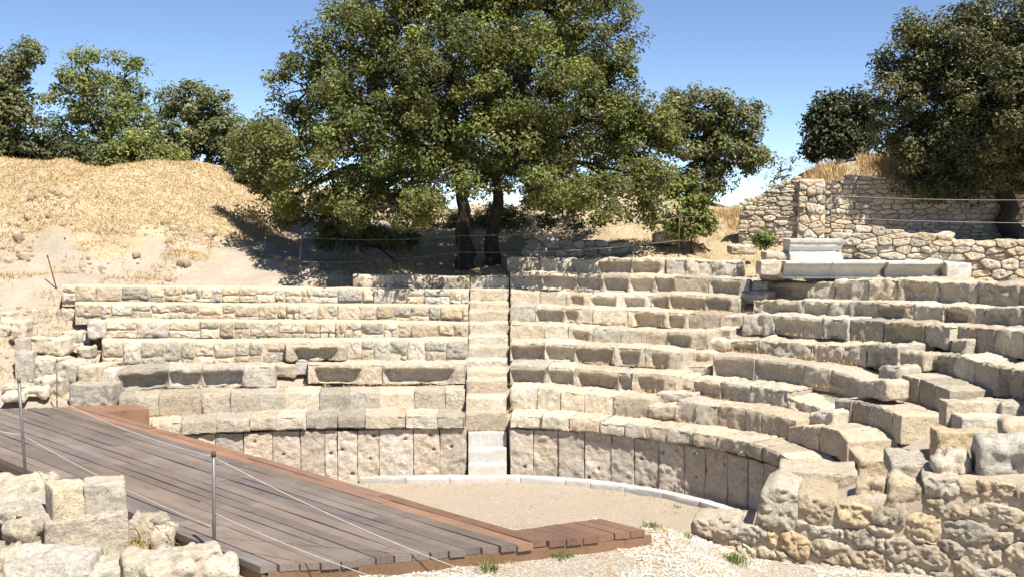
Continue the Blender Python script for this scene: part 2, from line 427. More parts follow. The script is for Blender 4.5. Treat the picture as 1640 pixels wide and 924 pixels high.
h = mth(t, 'ADD', n2, mth(t, 'MULTIPLY', n3, .5)); bp = N(t, 'ShaderNodeBump'); bp.inputs['Strength'].default_value = .8; bp.inputs['Distance'].default_value = .05
t.links.new(h, bp.inputs['Height']); t.links.new(bp.outputs[0], b.inputs['Normal']); M['ground'] = m

# ------------------------------------------------------------------ terrain
WALL_A = np.array([2.35, 15.0]); WALL_B = np.array([6.6, 13.55])     # foot of the rubble wall at right
wd = (WALL_B - WALL_A) / np.linalg.norm(WALL_B - WALL_A); wn = np.array([-wd[1], wd[0]])
def hill_left(X, Y):
    Y = Y - 1.0
    rise = sstep(27.9, 33.2, Y + .25 * np.sin(X * 1.3)) * .75 + .25 * sstep(27.6, 29.6, Y)
    fl = sstep(-5.8, -12.4, X - .22 * (Y - 30))
    back = 1 - .55 * sstep(36, 46, Y)
    return 2.75 * rise * fl * back
def terrain(X, Y):
    X = np.asarray(X, float); Y = np.asarray(Y, float); s = sdist(X, Y)
    P = np.c_[X.ravel(), Y.ravel(), np.zeros(X.size)]
    nz = (fbm(P, .7, 4, 3) * .10).reshape(X.shape); nf = (fbm(P, 3.1, 3, 9) * .03).reshape(X.shape)
    cone = 1.36 + .481 * (s - TW) - .09
    up = 3.95 + .05 * np.clip(s - 5.9, 0, 12) + nz * 1.2
    up = up + hill_left(X, Y) + .12 * (fbm(P, 1.3, 3, 21)).reshape(X.shape) * sstep(-5, -9, X) * sstep(29, 31, Y)
    up = up + .22 * sstep(-.05, .08, Y - 30.0 - (fbm(P, .9, 3, 41) * .7).reshape(X.shape)) * sstep(-4.8, -5.8, X) * (1 - sstep(30.5, 33, Y))
    # right: terrace steps and grassy hill
    ter = .60 * sstep(9.0, 10.2, X) * sstep(26.9, 27.3, Y) + .15 * sstep(5.5, 8.5, X) * (1 - sstep(9, 11, X)) * sstep(27, 32, Y)
    hl = 2.25 * sstep(31.7, 36.0, Y) * sstep(6.6, 12.0, X) * (1 - .6 * sstep(38, 50, Y))
    up = up + .62 * sstep(29.6, 33.4, Y) * sstep(1.2, 4.2, X) * (1 - sstep(7.5, 9.5, X))
    up = up + ter + hl + 1.15 * sstep(33.5, 40, Y) * sstep(-9, -6, X) * (1 - sstep(5, 9, X)) * (1 + .25 * nz * 10 * .3)
    out = np.where(s < 6.05, cone, np.where(s < 6.45, cone + (up - cone) * sstep(6.05, 6.45, s), up))
    # inside the ring
    ins = (1.50 - .45 * sstep(1.9, 3.4, X)) * (1 - sstep(14.5, 17.8, Y)) + 1.36 * sstep(-7.3, -7.9, X) * sstep(15, 19.2, Y)
    ins = ins + .33 * sstep(-7.6, -8.2, X) * sstep(22.2, 22.9, Y)
    ins = ins + nf * .6
    front = (Y < 18.4) & (X > -7)
    z = np.where((s < .55) | front, ins, np.where(X < -8.6, np.maximum(out, 1.6), out))
    # made ground behind the rubble wall at right
    q = (X - WALL_A[0]) * wn[0] + (Y - WALL_A[1]) * wn[1]; a = (X - WALL_A[0]) * wd[0] + (Y - WALL_A[1]) * wd[1]
    wt = np.interp(a, [0, .95, 1.05, 2.0, 2.3, 3.2, 3.4, 4.5, 5.6], [1.5, 1.5, 1.8, 1.85, 2.0, 2.1, 2.3, 2.45, 2.6])
    fb = 1.22 + .36 * np.clip(a - 2.7, 0, 5)
    fill = wt + (fb - wt) * sstep(.9, 1.9, q) + nf
    fill = fill + (np.maximum(fill, cone - .25) - fill) * sstep(16.0, 17.2, Y) * sstep(7.2, 8.4, X)
    inb = (q > .45) & (Y < 18.6) & (a > 1.25)
    z = np.where(inb, np.maximum(np.minimum(fill, 3.6), np.where(s > 0, 0, z)), z)
    # the ground under the big tree, then the land falls away on every side
    edge = np.maximum(sstep(44, 58, Y), np.maximum(sstep(24, 30, np.abs(X)), sstep(2, -6, Y)))
    z = z * (1 - edge) + edge * -9
    return z
xs = np.arange(-31, 31.01, .16); ys = np.arange(-8, 60.01, .16)
GX, GY = np.meshgrid(xs, ys, indexing='ij'); GZ = terrain(GX, GY)
nx_, ny_ = GX.shape; idx = np.arange(nx_ * ny_).reshape(nx_, ny_)
quad = np.stack([idx[:-1, :-1], idx[1:, :-1], idx[1:, 1:], idx[:-1, 1:]], -1).reshape(-1, 4)
s_ = sdist(GX, GY)
Pn = np.c_[GX.ravel(), GY.ravel(), np.zeros(GX.size)]; wobn = fbm(Pn, .8, 3, 31).reshape(GX.shape)
straw_w = sstep(.35, .95, hill_left(GX, GY) + .45 * wobn) + sstep(6.1, 6.5, s_) * sstep(-5.5, -4, GX + wobn) * .9
straw_w = np.clip(straw_w, 0, 1) * (1 - sstep(36, 44, GY) * .3)
grav_w = (s_ < 0) * sstep(15.4, 14.3, GY + .4 * wobn) * (GX > -3) * sstep(6.5, 5.5, GX + .3 * wobn)
orch_w = (s_ < 0) * sstep(15.8, 17, GY) * (GX > -6)
mb = MB(); mb.add(np.c_[GX.ravel(), GY.ravel(), GZ.ravel()], [quad], np.c_[straw_w.ravel(), grav_w.ravel(), orch_w.ravel()])
tag(mb.build('ground', M['ground']), kind='structure')
mb = MB(); rr = np.array([.0, 60, 200, 800, 4500.]); aa = np.linspace(0, 2 * math.pi, 49)[:-1]
V = np.array([[r * math.cos(a), 20 + r * math.sin(a), -7.2] for r in rr[1:] for a in aa] + [[0, 20, -7.2]])
n = 48; i = np.arange(n); j = (i + 1) % n
mb.add(V, [np.vstack([np.c_[k * n + i, (k + 1) * n + i, (k + 1) * n + j, k * n + j] for k in range(3)]), np.c_[i, j, np.full(n, 4 * n)]], (.9, 0, 0))
M['plain'] = plain('far_scrubland', (.17, .165, .09), .95, 0, .4)
tag(mb.build('plain', M['plain']), kind='structure')
def gz(X, Y): return float(terrain(np.array([X]), np.array([Y]))[0])

# ------------------------------------------------------------------ seat rows
SEED = [100]
def sd_(): SEED[0] += 7; return SEED[0]
def interp_edge(edge, x):
    ex = [p[0] for p in edge]; ey = [p[1] for p in edge]; return float(np.interp(x, ex, ey))
def seat_row(label, k, edge, joints, H=None, D=1.0, scoop=(), mat='lime', rough=.02, chip=.04, w=None, cat='seat row', group='stone seat rows of the theatre', name='seat_row', skip=(), nose=.015, drop=()):
    """edge: front-top edge in photo points; joints: photo x of the block joints"""
    w = TW * k if w is None else w
    H = H or (ZK[k] - ZK[k - 1] + .05)
    pts = [ring(x, interp_edge(edge, x), w) for x in joints]
    mid = pts[len(pts) // 2]
    th = thing(name, (mid[0], mid[1], mid[2] - H), label, cat, group)
    for i in range(len(pts) - 1):
        if i in skip: continue
        a, b_ = pts[i].copy(), pts[i + 1].copy(); r = random.Random(sd_())
        dz = r.uniform(-.009, .009); a[2] += dz; b_[2] += dz
        o = outward(*((a + b_)[:2] / 2)); jo = r.uniform(-.014, .018); a[:2] += o * jo; b_[:2] += o * jo
        sc = None
        for (bi, ua, ub, dep) in scoop:
            if bi == i: sc = (dep, ua, ub)
        h = H * (1 if i not in drop else .6)
        if i in drop: a[2] -= .14; b_[2] -= .16
        mb = MB(); place_block(mb, a, b_, D, h, SEED[0], out=o, tint=tnt(r), r=.010, step=.042, rough=rough * .95, chip=chip, scoop=sc, gap=.002, nose=nose)
        mb.build('stone_block', M[mat], th)
    return th
SCO = .13
# ---- middle wedge, right of the central stairway (top row first)
seat_row('topmost seat row right of the central stairway, hollow-faced blocks in line', 7,
         [(817, 437), (868, 436), (960, 441), (1080, 442), (1200, 448)], [817, 868, 921, 966, 1008, 1050, 1080, 1134, 1200],
         scoop=[(0, .02, .98, .15), (1, .02, .98, .16), (2, .05, .95, .16), (3, .05, .95, .16), (4, .05, .9, .13), (5, .0, .95, .14), (7, .08, .75, .16)])
seat_row('second row from the top right of the central stairway, plain and hollowed blocks', 6,
         [(817, 464), (864, 468), (949, 471), (1042, 473), (1073, 469), (1184, 478)], [817, 864, 906, 946, 990, 1042, 1073, 1130, 1184],
         scoop=[(2, .2, .7, .12), (3, .05, .9, .15), (4, .2, .8, .12), (5, .1, .9, .15), (6, 0, 1, .15), (7, 0, .7, .15)])
seat_row('third row from the top right of the central stairway, starting with a pale block', 5,
         [(817, 492), (857, 491), (949, 494), (1070, 499), (1154, 504)], [817, 857, 905, 949, 1006, 1070, 1103, 1154],
         scoop=[(1, .05, .95, .17), (2, 0, .45, .12), (4, .15, .9, .14), (5, 0, .75, .14)])
seat_row('fourth seat row from the top right of the central stairway, mostly flat rough faces', 4,
         [(817, 519), (872, 521), (950, 526), (1035, 530), (1135, 532)], [817, 872, 910, 950, 995, 1035, 1070, 1135],
         scoop=[(2, .2, .8, .12), (6, 0, .55, .14)])
seat_row('fifth row from the top right of the central stairway, dark hollows under its lip', 3,
         [(817, 549), (869, 548), (921, 552), (983, 555), (1033, 557), (1094, 566)], [817, 872, 921, 984, 1033, 1094],
         scoop=[(0, .02, .98, .2), (1, .05, .98, .17), (2, .02, .95, .18), (3, .15, .8, .15), (4, .15, .6, .12)])
seat_row('sixth row from the top right of the central stairway, broad lipped hollow blocks', 2,
         [(817, 584), (878, 586), (921, 589), (990, 595), (1084, 601)], [817, 878, 920, 990, 1012, 1084],
         scoop=[(0, .02, .9, .19), (1, .05, .95, .2), (2, .1, .98, .2), (3, 0, .8, .12), (4, .15, .7, .15)])
seat_row('lowest seat row right of the central stairway, tall upright blocks above the coping', 1,
         [(817, 622), (859, 622), (897, 625), (938, 630), (983, 635), (1042, 640)], [817, 861, 898, 936, 983, 1042], chip=.09)
# ---- right wedge
seat_row('topmost seat row of the right wedge, big worn blocks below the white marble mouldings', 7,
         [(1201, 450), (1229, 454), (1296, 455), (1336, 451), (1392, 448), (1437, 447), (1502, 452), (1565, 454), (1645, 459)], [1203, 1229, 1296, 1336, 1392, 1437, 1502, 1565, 1632, 1700], H=.46,
         scoop=[(1, .0, .95, .12), (3, 0, .5, .1), (5, .15, .9, .14), (6, 0, .5, .1)], rough=.035, chip=.12)
seat_row('second row from the top in the right wedge, below the big worn blocks', 6,
         [(1206, 480), (1284, 482), (1357, 484), (1409, 484), (1464, 487), (1575, 494), (1640, 491), (1700, 495)], [1206, 1284, 1327, 1358, 1408, 1464, 1512, 1575, 1640, 1700], H=.44,
         scoop=[(0, .2, .9, .1), (1, .1, 1, .13), (3, .2, .8, .12), (4, 0, .7, .18), (6, 0, .6, .18), (7, .1, .7, .12)], rough=.035, chip=.12)
seat_row('third seat row from the top in the right wedge, ending at the worn third stairway', 5,
         [(1189, 506), (1243, 505), (1360, 512), (1412, 515), (1520, 521)], [1189, 1240, 1318, 1360, 1414, 1480, 1522], H=.45,
         scoop=[(1, 0, 1, .12), (2, .1, .9, .1), (4, .05, .95, .13)], rough=.03, chip=.1)
seat_row('fourth seat row from the top in the right wedge, with broken gaps near its end', 4,
         [(1170, 545), (1215, 543), (1302, 551), (1350, 553), (1392, 551), (1437, 553)], [1170, 1215, 1302, 1350, 1386, 1437], H=.46,
         scoop=[(0, .1, .9, .1), (4, .2, .75, .15)], rough=.04, chip=.15)
seat_row('fifth seat row from the top in the right wedge, clean squared dark-faced blocks', 3,
         [(1142, 569), (1208, 574), (1288, 585), (1329, 591), (1376, 607)], [1142, 1208, 1287, 1330, 1376], H=.46, D=.85,
         scoop=[(0, .02, .98, .09), (1, .02, .95, .09), (3, .0, 1, .09)])
seat_row('sixth seat row from the top in the right wedge, its right half broken and low', 2,
         [(1109, 607), (1199, 616), (1262, 624), (1340, 650)], [1109, 1153, 1200, 1262, 1300, 1340], H=.46, drop=(3, 4),
         scoop=[(0, .05, 1, .1), (1, 0, .95, .1)], chip=.12, rough=.035)
seat_row('lowest seat row of the right wedge, upright squared blocks in a curve', 1,
         [(1082, 640), (1112, 646), (1193, 655), (1220, 660), (1274, 673)], [1083, 1113, 1151, 1193, 1219, 1274], H=.46)
# ---- far right blocks ending at the rubble wall
G2 = 'stone seat rows of the theatre'
seat_row('topmost short seat row at the right edge beyond the third stairway, dark heavy blocks', 5,
         [(1534, 522), (1592, 526), (1640, 530), (1720, 540)], [1534, 1592, 1640, 1720], H=.5, rough=.03)
seat_row('second short seat row at the right edge beyond the third stairway, rough dark faces', 4,
         [(1475, 567), (1500, 561), (1530, 568), (1554, 577), (1640, 592), (1700, 612)], [1475, 1530, 1560, 1600, 1640, 1700], H=.52,
         scoop=[(0, .1, .8, .1), (3, .1, .9, .12)], rough=.04, chip=.12)
def end_row(label, k, edge, joints, wv, H, D):
    return seat_row(label, k, edge, joints, H=H, D=D, w=wv, rough=.014, chip=.03)
end_row('third short curved seat row beyond the third stairway, long smooth top and squared end', 3,
        [(1420, 596), (1469, 605), (1518, 626)], [1420, 1446, 1472, 1496, 1520], 2.4, .5, 1.15)
end_row('fourth short curved seat row beyond the third stairway, smooth top and flat rough end face', 2,
        [(1337, 638), (1364, 641), (1412, 652), (1441, 666)], [1337, 1364, 1391, 1412, 1428, 1442], 1.55, .5, 1.0)
end_row('lowest short curved seat row beyond the third stairway, ending just above the rubble wall', 1,
        [(1262, 684), (1289, 682), (1312, 682), (1341, 689), (1358, 706)], [1262, 1289, 1312, 1327, 1342, 1358], .68, .46, .95)
# ---- coping course of the podium wall, right and left of the stairway
seat_row('pale coping course along the podium wall right of the central stairway', 0,
         [(817, 664), (912, 670), (1008, 679), (1100, 690), (1196, 707), (1234, 718), (1260, 731), (1287, 748)],
         [817, 866, 912, 960, 1001, 1034, 1067, 1107, 1148, 1194, 1220, 1247, 1273, 1288], H=.27, D=.9, w=-.06, cat='coping', name='coping_course', group='coping courses of the podium wall', chip=.09, rough=.02)
seat_row('pale coping course along the podium wall left of the central stairway, partly blackened', 0,
         [(225, 681), (242, 679), (346, 672), (450, 668), (554, 666), (744, 666)], [205, 242, 290, 346, 400, 443, 490, 540, 585, 650, 700, 744], H=.27, D=.9, w=-.06, cat='coping', name='coping_course', group='coping courses of the podium wall', chip=.09, rough=.02, mat='limeg')
# ---- podium wall of upright slabs
pj = [300, 345, 390, 436, 481, 520, 540, 572, 607, 662, 704, 747]
pj2 = [816, 854, 895, 936, 979, 1016, 1056, 1096, 1129, 1165, 1198, 1222, 1247, 1268, 1290]
pt = ring(780, 690, .02)
pod = thing('podium_wall', (pt[0], pt[1], 0), 'curved podium wall of tall upright pinkish slabs around the orchestra floor', 'podium wall')
for js in (pj, pj2):
    for x0, x1 in zip(js[:-1], js[1:]):
        yy = interp_edge([(300, 702), (554, 690), (817, 689), (1008, 704), (1100, 715), (1196, 730), (1247, 748), (1290, 775)], (x0 + x1) / 2)
        a = ring(x0, yy, .03); b_ = ring(x1, yy, .03); a[2] = b_[2] = 1.085 + RND.uniform(-.02, .01); r = random.Random(sd_())
        j = r.uniform(-.02, .02); o = outward(*((a + b_)[:2] / 2)); a[:2] += o * j; b_[:2] += o * j
        mb = MB(); place_block(mb, a, b_, .3, 1.12, SEED[0], out=o, tint=tnt(r, .86, 1.08, .04), r=.015, step=.028, rough=.02, chip=.06, gap=.006, holes=r.choice([0, 1, 1, 2]))
        mb.build('wall_slab', M['podium'], pod)
# ---- marble kerb round the orchestra floor
kt = ring(780, 770, -.36); kt[2] = 0
kerb = thing('marble_kerb', kt, 'low white marble kerb curving round the edge of the orchestra floor', 'kerb')
pk = [(575, 769), (650, 767), (720, 767), (833, 767), (905, 771), (945, 774), (1000, 780), (1060, 787), (1120, 796), (1170, 804), (1218, 815)]
for (x0, y0), (x1, y1) in zip(pk[:-1], pk[1:]):
    a = ring(x0, y0, -.36); b_ = ring(x1, y1, -.36); a[2] = b_[2] = .13
    mb = MB(); place_block(mb, a, b_, .22, .2, sd_(), out=outward(*a[:2]), tint=tnt(None, .95, 1.05, .02), r=.012, step=.07, rough=.004, chip=.012, gap=.006)
    mb.build('kerb_stone', M['marble'], kerb)

# ---- central stairway
ST = [(443, 461), (462, 480), (483, 495), (497, 515), (516, 535), (537, 552), (554, 574), (576, 590), (592, 607), (608, 634), (635, 657), (659, 688)]
sw = [8 * TW - .62 - .33 * i for i in range(12)]
stz = [(7 * TW + .02), ]
p0 = aty(784, 688, 23.35)
stair = thing('central_stairway', (p0[0], p0[1], 1.1), 'steep narrow stone stairway dividing the seat rows in the middle', 'stairway')
for i, (y0, y1) in enumerate(ST):
    wv = 5.62 - i * (5.66 / 11)
    xl, xr = np.interp(i, [0, 11], [753, 745]), np.interp(i, [0, 11], [815.5, 811])
    Y = CY + R0 + wv + (.02 if i < 11 else .26)
    a = aty(xl, y0 + 1, Y); b_ = aty(xr, y0 + 1, Y); zb = aty(784, y1 + 1, Y)[2]
    r = random.Random(sd_()); mb = MB()
    place_block(mb, a, b_, .62, max(.14, a[2] - zb + .04), SEED[0], out=(0, 1), tint=tnt(r, .9, 1.1), r=.02, step=.05, rough=.014, chip=.06, fan=0)
    mb.build('step', M['lime'], stair)
p0 = aty(780, 766, 23.0)
ms = thing('marble_steps', (p0[0], p0[1], 0), 'three clean white marble steps set into the podium wall', 'steps')
for i, (y0, y1, Y) in enumerate([(691, 715, 23.48), (718, 741, 23.28), (744, 767, 23.05)]):
    a = aty(749.5, y0, Y); b_ = aty(811.5, y0, Y); zb = aty(780, y1, Y)[2]
    mb = MB(); place_block(mb, a, b_, .6, a[2] - zb + .06, sd_(), out=(0, 1), tint=(1., 1., 1.), r=.012, step=.08, rough=.003, chip=.012, fan=0)
    mb.build('step', M['marble'], ms)
# ---- second stairway (small rough steps between the middle and the right wedge)
def steps(label, items, dpt=.55, hm=.3):
    c = ring((items[-1][0] + items[-1][1]) / 2, items[-1][3], items[-1][4] * 1.29)
    th = thing('side_stairway', (c[0], c[1], c[2] - .2), label, 'stairway', 'worn side stairways')
    for (x0, x1, y0, y1, w) in items:
        w = w * 1.29
        a = ring(x0, y0, w); b_ = ring(x1, y0 + 1, w); zb = ring((x0 + x1) / 2, y1, w)[2]
        r = random.Random(sd_()); mb = MB()
        place_block(mb, a, b_, dpt, max(hm, a[2] - zb + .05), SEED[0], out=outward(*a[:2]), tint=tnt(r, .9, 1.12), r=.05, step=.05, rough=.035, chip=.08, fan=.05)
        mb.build('step', M['lime'], th)
steps('narrow stairway of rough pale steps between the middle and right wedges',
      [(1215, 1258, 428, 446, 4.45), (1186, 1229, 467, 483, 3.95), (1156, 1189, 505, 524, 3.3), (1139, 1172, 525, 542, 2.95), (1116, 1172, 543, 562, 2.6), (1108, 1141, 563, 581, 2.3),
       (1086, 1137, 585, 600, 1.9), (1075, 1108, 602, 622, 1.5), (1050, 1110, 628, 650, 1.0), (1035, 1084, 649, 671, .55)])
steps('broken stairway of scattered step blocks between the right wedge and the short rows',
      [(1522, 1548, 541, 555, 2.9), (1440, 1480, 563, 582, 2.3), (1405, 1442, 586, 602, 1.85), (1372, 1420, 608, 629, 1.35), (1295, 1334, 658, 675, .9)], .5, .36)

# ---- left wing: rows faced with small rubble
def rubble_row(label, k, edge, H, w=None, th_=None, seed=1, fine=1.0, x_end=None):
    w = TW * k if w is None else w
    xs_ = np.linspace(edge[0][0], edge[-1][0], 60)
    P = np.array([ring(x, interp_edge(edge, x), w) for x in xs_]); L = np.r_[0, np.cumsum(np.linalg.norm(np.diff(P[:, :2], axis=0), axis=1))]
    Z = np.convolve(np.pad(P[:, 2], 4, 'edge'), np.ones(9) / 9, 'valid'); rnd = random.Random(seed)
    mid = P[30]; th = thing('seat_row', (mid[0], mid[1], mid[2] - H), label, 'seat row', 'stone seat rows of the theatre')
    nrm = np.array([outward(*p[:2]) for p in P])
    def mp(u, v, ww):
        X = np.interp(u, L, P[:, 0]); Y = np.interp(u, L, P[:, 1]); z = np.interp(u, L, Z)
        return np.c_[X + np.interp(u, L, nrm[:, 0]) * v, Y + np.interp(u, L, nrm[:, 1]) * v, z + ww]
    mb = MB(); u = 0
    while u < L[-1] - .06:
        ww = rnd.choice([.24, .32, .4, .48, .62]) * fine * rnd.uniform(.85, 1.15); u1 = min(u + ww, L[-1]); g = .012
        def quad_(a, b_, c, d): 
            j = lambda: rnd.uniform(-.018, .018)
            return [(a + g + j(), c + g + j()), ((a + b_) / 2 + j(), c + g + j()), (b_ - g + j(), c + g + j()), (b_ - g + j(), (c + d) / 2), (b_ - g + j(), d - g + j()), ((a + b_) / 2 + j(), d - g + j()), (a + g + j(), d - g + j()), (a + g + j(), (c + d) / 2)]
        b0, t0 = -H, -.012; mode = rnd.random(); cells = []
        if mode < .36: cells.append((u, u1, b0 + rnd.choice([0, 0, .07]), t0))
        else:
            m_ = b0 + (t0 - b0) * rnd.choice([.3, .38, .5, .6])
            if mode < .75: cells += [(u, u1, b0, m_), (u, u1, m_, t0)]
            elif mode < .88: q = u + (u1 - u) * rnd.uniform(.35, .65); cells += [(u, u1, b0, m_), (u, q, m_, t0), (q, u1, m_, t0)]
            else: q = u + (u1 - u) * rnd.uniform(.35, .65); cells += [(u, q, b0, m_), (q, u1, b0, m_), (u, u1, m_, t0)]
        for c in cells:
            stone_poly(mb, quad_(*c), .3, mp, sd_(), dome=.02 + .02 * rnd.random(), rough=.02, step=.04, tint=tnt(rnd, .72, 1.12, .08), r=.012, push=rnd.uniform(-.004, .03))
        u = u1
    mb.build('riser', M['lime'], th)
    mb = MB(); us = np.linspace(0, L[-1], int(L[-1] / .09)); vs = np.array([.03, .022, .02, .02, .02, .012, .01, .03, .1, .25, .45, .72]); ws = np.array([-H - .1, -H * .75, -H * .5, -H * .3, -.045, -.03, -.012, .004, .008, .0, -.01, -.02])
    UU, VV = np.meshgrid(us, np.arange(len(vs)), indexing='ij'); Vv = vs[VV]; Wv = ws[VV]
    pz = np.c_[UU.ravel(), Vv.ravel(), np.full(UU.size, seed * 3.7)]
    a_ = fbm(pz, 2.6, 4, seed) * .022 + .012 * (VV.ravel() > 4); Vv = Vv.ravel() + np.where(VV.ravel() < 8, a_ * 1.3, 0); Wv = Wv.ravel() + fbm(pz, 3, 3, seed + 5) * np.where(VV.ravel() > 4, .016, .004)
    V = mp(UU.ravel(), Vv, Wv); id_ = np.arange(UU.size).reshape(UU.shape)
    q = np.stack([id_[:-1, :-1], id_[1:, :-1], id_[1:, 1:], id_[:-1, 1:]], -1).reshape(-1, 4)
    mb.add(V, [q], (1.02, 1.0, .96)); mb.build('tread', M['mortar'], th)
    return th
rubble_row('short topmost row left of the stairway, rubble face under the tree shadow', 7, [(565, 440), (655, 441), (752, 444)], .42, seed=3)
rubble_row('second row from the top left of the stairway, long rubble face beside the path', 6, [(99, 457), (300, 459), (560, 462), (751, 465)], .40, seed=4)
rubble_row('third row from the top left of the stairway, long rubble face', 5, [(120, 485), (330, 487), (560, 488), (750, 490)], .40, seed=5)
rubble_row('fourth row from the top left of the stairway, rubble face with dark left end', 4, [(168, 512), (330, 514), (560, 515), (750, 518)], .43, seed=6)
rubble_row('fifth row from the top left of the stairway, rubble face above the overhanging blocks', 3, [(163, 545), (330, 547), (560, 544), (749, 544)], .52, seed=7)
def one_block(name, label, x0, x1, y0, y1, w, H=None, D=.7, mat='lime', seed=None, scoop=None, cat='stone block', group=None, yl=None, **kw):
    w = w * 1.29; a = ring(x0, y0, w); b_ = ring(x1, yl or y0, w); zb = ring((x0 + x1) / 2, y1, w)[2]; H = H or (a[2] - zb)
    m_ = (a + b_) / 2; mb = MB()
    kk = dict(r=.04, step=.05, rough=.025, chip=.08); kk.update(kw)
    place_block(mb, a, b_, D, H, seed or sd_(), out=outward(*m_[:2]), tint=tnt(RND, .92, 1.08), scoop=scoop, **kk)
    o = mb.build(name, M[mat], loc=(m_[0], m_[1], m_[2] - H)); return tag(o, label, cat, group)
one_block('stone_block', 'dark weathered stone at the left end of the fourth left row', 139, 170, 514, 541, 2.4, D=.6, mat='limeg', rough=.05)
seat_row('row of large lipped blocks at the far left, deep dark hollows in their faces', 2,
         [(183, 592), (270, 588), (323, 588), (386, 586), (441, 587)], [184, 270, 323, 391, 441], H=.47, D=.95, mat='limeg',
         scoop=[(0, .08, .99, .22), (1, .02, .95, .2), (2, .02, .98, .22)], chip=.05)
seat_row('row of two large lipped blocks between the left stacked block and the stairway', 2,
         [(493, 583), (560, 584), (615, 584), (748, 583)], [493, 613, 746], H=.45, D=.95, mat='limeg', scoop=[(0, .1, .7, .22), (1, .02, .85, .2)], chip=.09)
one_block('stone_block', 'single lipped block lying on two others left of the stairway, casting a dark hollow', 457, 555, 553, 577, 1.55, H=.36, D=.6, mat='limeg', scoop=(.2, .15, .85))
one_block('stone_block', 'low pale squared stone filling the gap beside the lipped blocks', 441, 474, 583, 604, 1.5, D=.5)
one_block('stone_block', 'small dark upright stone under the single lipped block', 472, 494, 577, 600, 1.55, D=.4, mat='limeg')  # grey block put where the gap under the lip is a dark recess
seat_row('lowest seat row left of the central stairway, smooth tall slabs with pale tread', 1,
         [(185, 637), (245, 633), (322, 631), (390, 630), (554, 628), (744, 626)], [190, 215, 254, 322, 369, 414, 456, 511, 560, 607, 664, 713, 744], H=.46, D=.85, rough=.012, chip=.04)
# top line blocks above the middle wedge
seat_row('line of low blocks on the ground above the middle wedge, one of them hollowed', 8,
         [(812, 413), (866, 414), (923, 416), (960, 415), (1066, 414), (1140, 418), (1184, 419)], [812, 866, 896, 922, 958, 1012, 1066, 1098, 1140, 1182], H=.42, D=.55, rough=.03, chip=.1,
         scoop=[(4, .02, 1, .18), (5, 0, .8, .18)], cat='block line')

# ------------------------------------------------------------------ marble mouldings
def moulding(name, label, x0, x1, y0, y1, Y, prof, D, broken=0.0, tilt=0.0):
    a = aty(x0, y1, Y); b_ = aty(x1, y1, Y); zt = aty(x0, y0, Y)[2]; H = zt - a[2]; L = b_[0] - a[0]
    pr = np.array(prof); pr[:, 0] *= D * .5; pr[:, 1] *= H
    pr = np.vstack([pr, [[D, H], [D, 0]]]); n = len(pr); us = np.linspace(0, L, max(6, int(L / .06)))
    V = []
    for u in us:
        q = np.c_[np.full(n, u), pr[:, 0], pr[:, 1]]
        f = sstep(L - broken, L, u) if broken else 0
        q[:, 1] = q[:, 1] + f * np.array([.10 + .08 * math.sin(9 * w) for w in pr[:, 1]]) * (pr[:, 0] < D * .9)
        V.append(q)
    V = np.vstack(V); V[:, 1] += fbm(V, 6, 2, 5) * .006; m_ = len(us)
    V = np.vstack([V, [[0, D * .6, H * .5], [L, D * .6, H * .5]]])
    i = np.arange(n); j = (i + 1) % n
    Q = np.vstack([np.c_[k * n + i, (k + 1) * n + i, (k + 1) * n + j, k * n + j] for k in range(m_ - 1)])
    T = np.vstack([np.c_[i, j, np.full(n, m_ * n)], np.c_[(m_ - 1) * n + j, (m_ - 1) * n + i, np.full(n, m_ * n + 1)]])
    ca, sa = math.cos(tilt), math.sin(tilt)
    Wd = np.c_[V[:, 0] * ca - V[:, 1] * sa, V[:, 0] * sa + V[:, 1] * ca, V[:, 2]] + a
    c = np.array([(a[0] + b_[0]) / 2, Y, a[2]])
    mb = MB(); mb.add(Wd, [Q, T]); return tag(mb.build(name, M['marbleo'], loc=c, smooth=False), label, 'marble moulding', 'white marble cornice pieces')
PF = [(.50, 0), (.50, .09), (.44, .11), (.60, .18), (.62, .36), (.52, .52), (.34, .62), (.24, .66), (.24, .73), (.10, .75), (.10, .86), (.0, .885), (.0, 1)]
PF2 = [(.0, 0), (.0, .28), (.1, .3), (.3, .38), (.36, .46), (.26, .58), (.14, .66), (.12, .72), (.2, .76), (.14, .86), (.06, .88), (.04, 1)]
moulding('marble_moulding', 'upper white marble moulding resting on the long cornice pieces', 1266, 1352, 384, 418, 26.10, PF2, .75, .25)
moulding('marble_moulding', 'left piece of the long marble cornice, under the upper moulding', 1258, 1333, 419, 447, 25.67, PF, .8)
moulding('marble_moulding', 'middle piece of the long marble cornice, chipped at its right joint', 1333.5, 1422, 419, 447, 25.65, PF, .8, .12)
moulding('marble_moulding', 'right piece of the long marble cornice, with a rough broken right end', 1423, 1516, 420, 447, 25.65, PF, .8, .25)
a = aty(1535, 447, 25.70); mb = MB(); box_at(mb, (a[0], a[1] + .35, a[2] - .02), .58, .75, .40, 0, 77, rough=.03, chip=.08, step=.05)
tag(mb.build('marble_block', M['marbleo'], loc=(a[0], a[1] + .35, a[2])), 'rough pale block at the right end of the marble cornice', 'stone block')
for (x0, x1, y0, y1, lb) in ((1224, 1264, 404, 418, 'small grey block left of the upper marble moulding, lower of its kind'), ):
    a = aty((x0 + x1) / 2, y1, 26.3); mb = MB(); box_at(mb, (a[0], a[1] + .2, a[2]), .56, .5, .22, .05, 78, rough=.03, chip=.06)
    tag(mb.build('stone_block', M['limeg'], loc=a), lb, 'stone block')
a = aty(1238, 437, 25.85); mb = MB(); box_at(mb, (a[0] - .05, a[1] + .25, a[2] - .06), .5, .5, .34, .03, 79, rough=.025, chip=.06)
tag(mb.build('stone_block', M['lime'], loc=a), 'pale squared block against the left end of the long marble cornice', 'stone block')

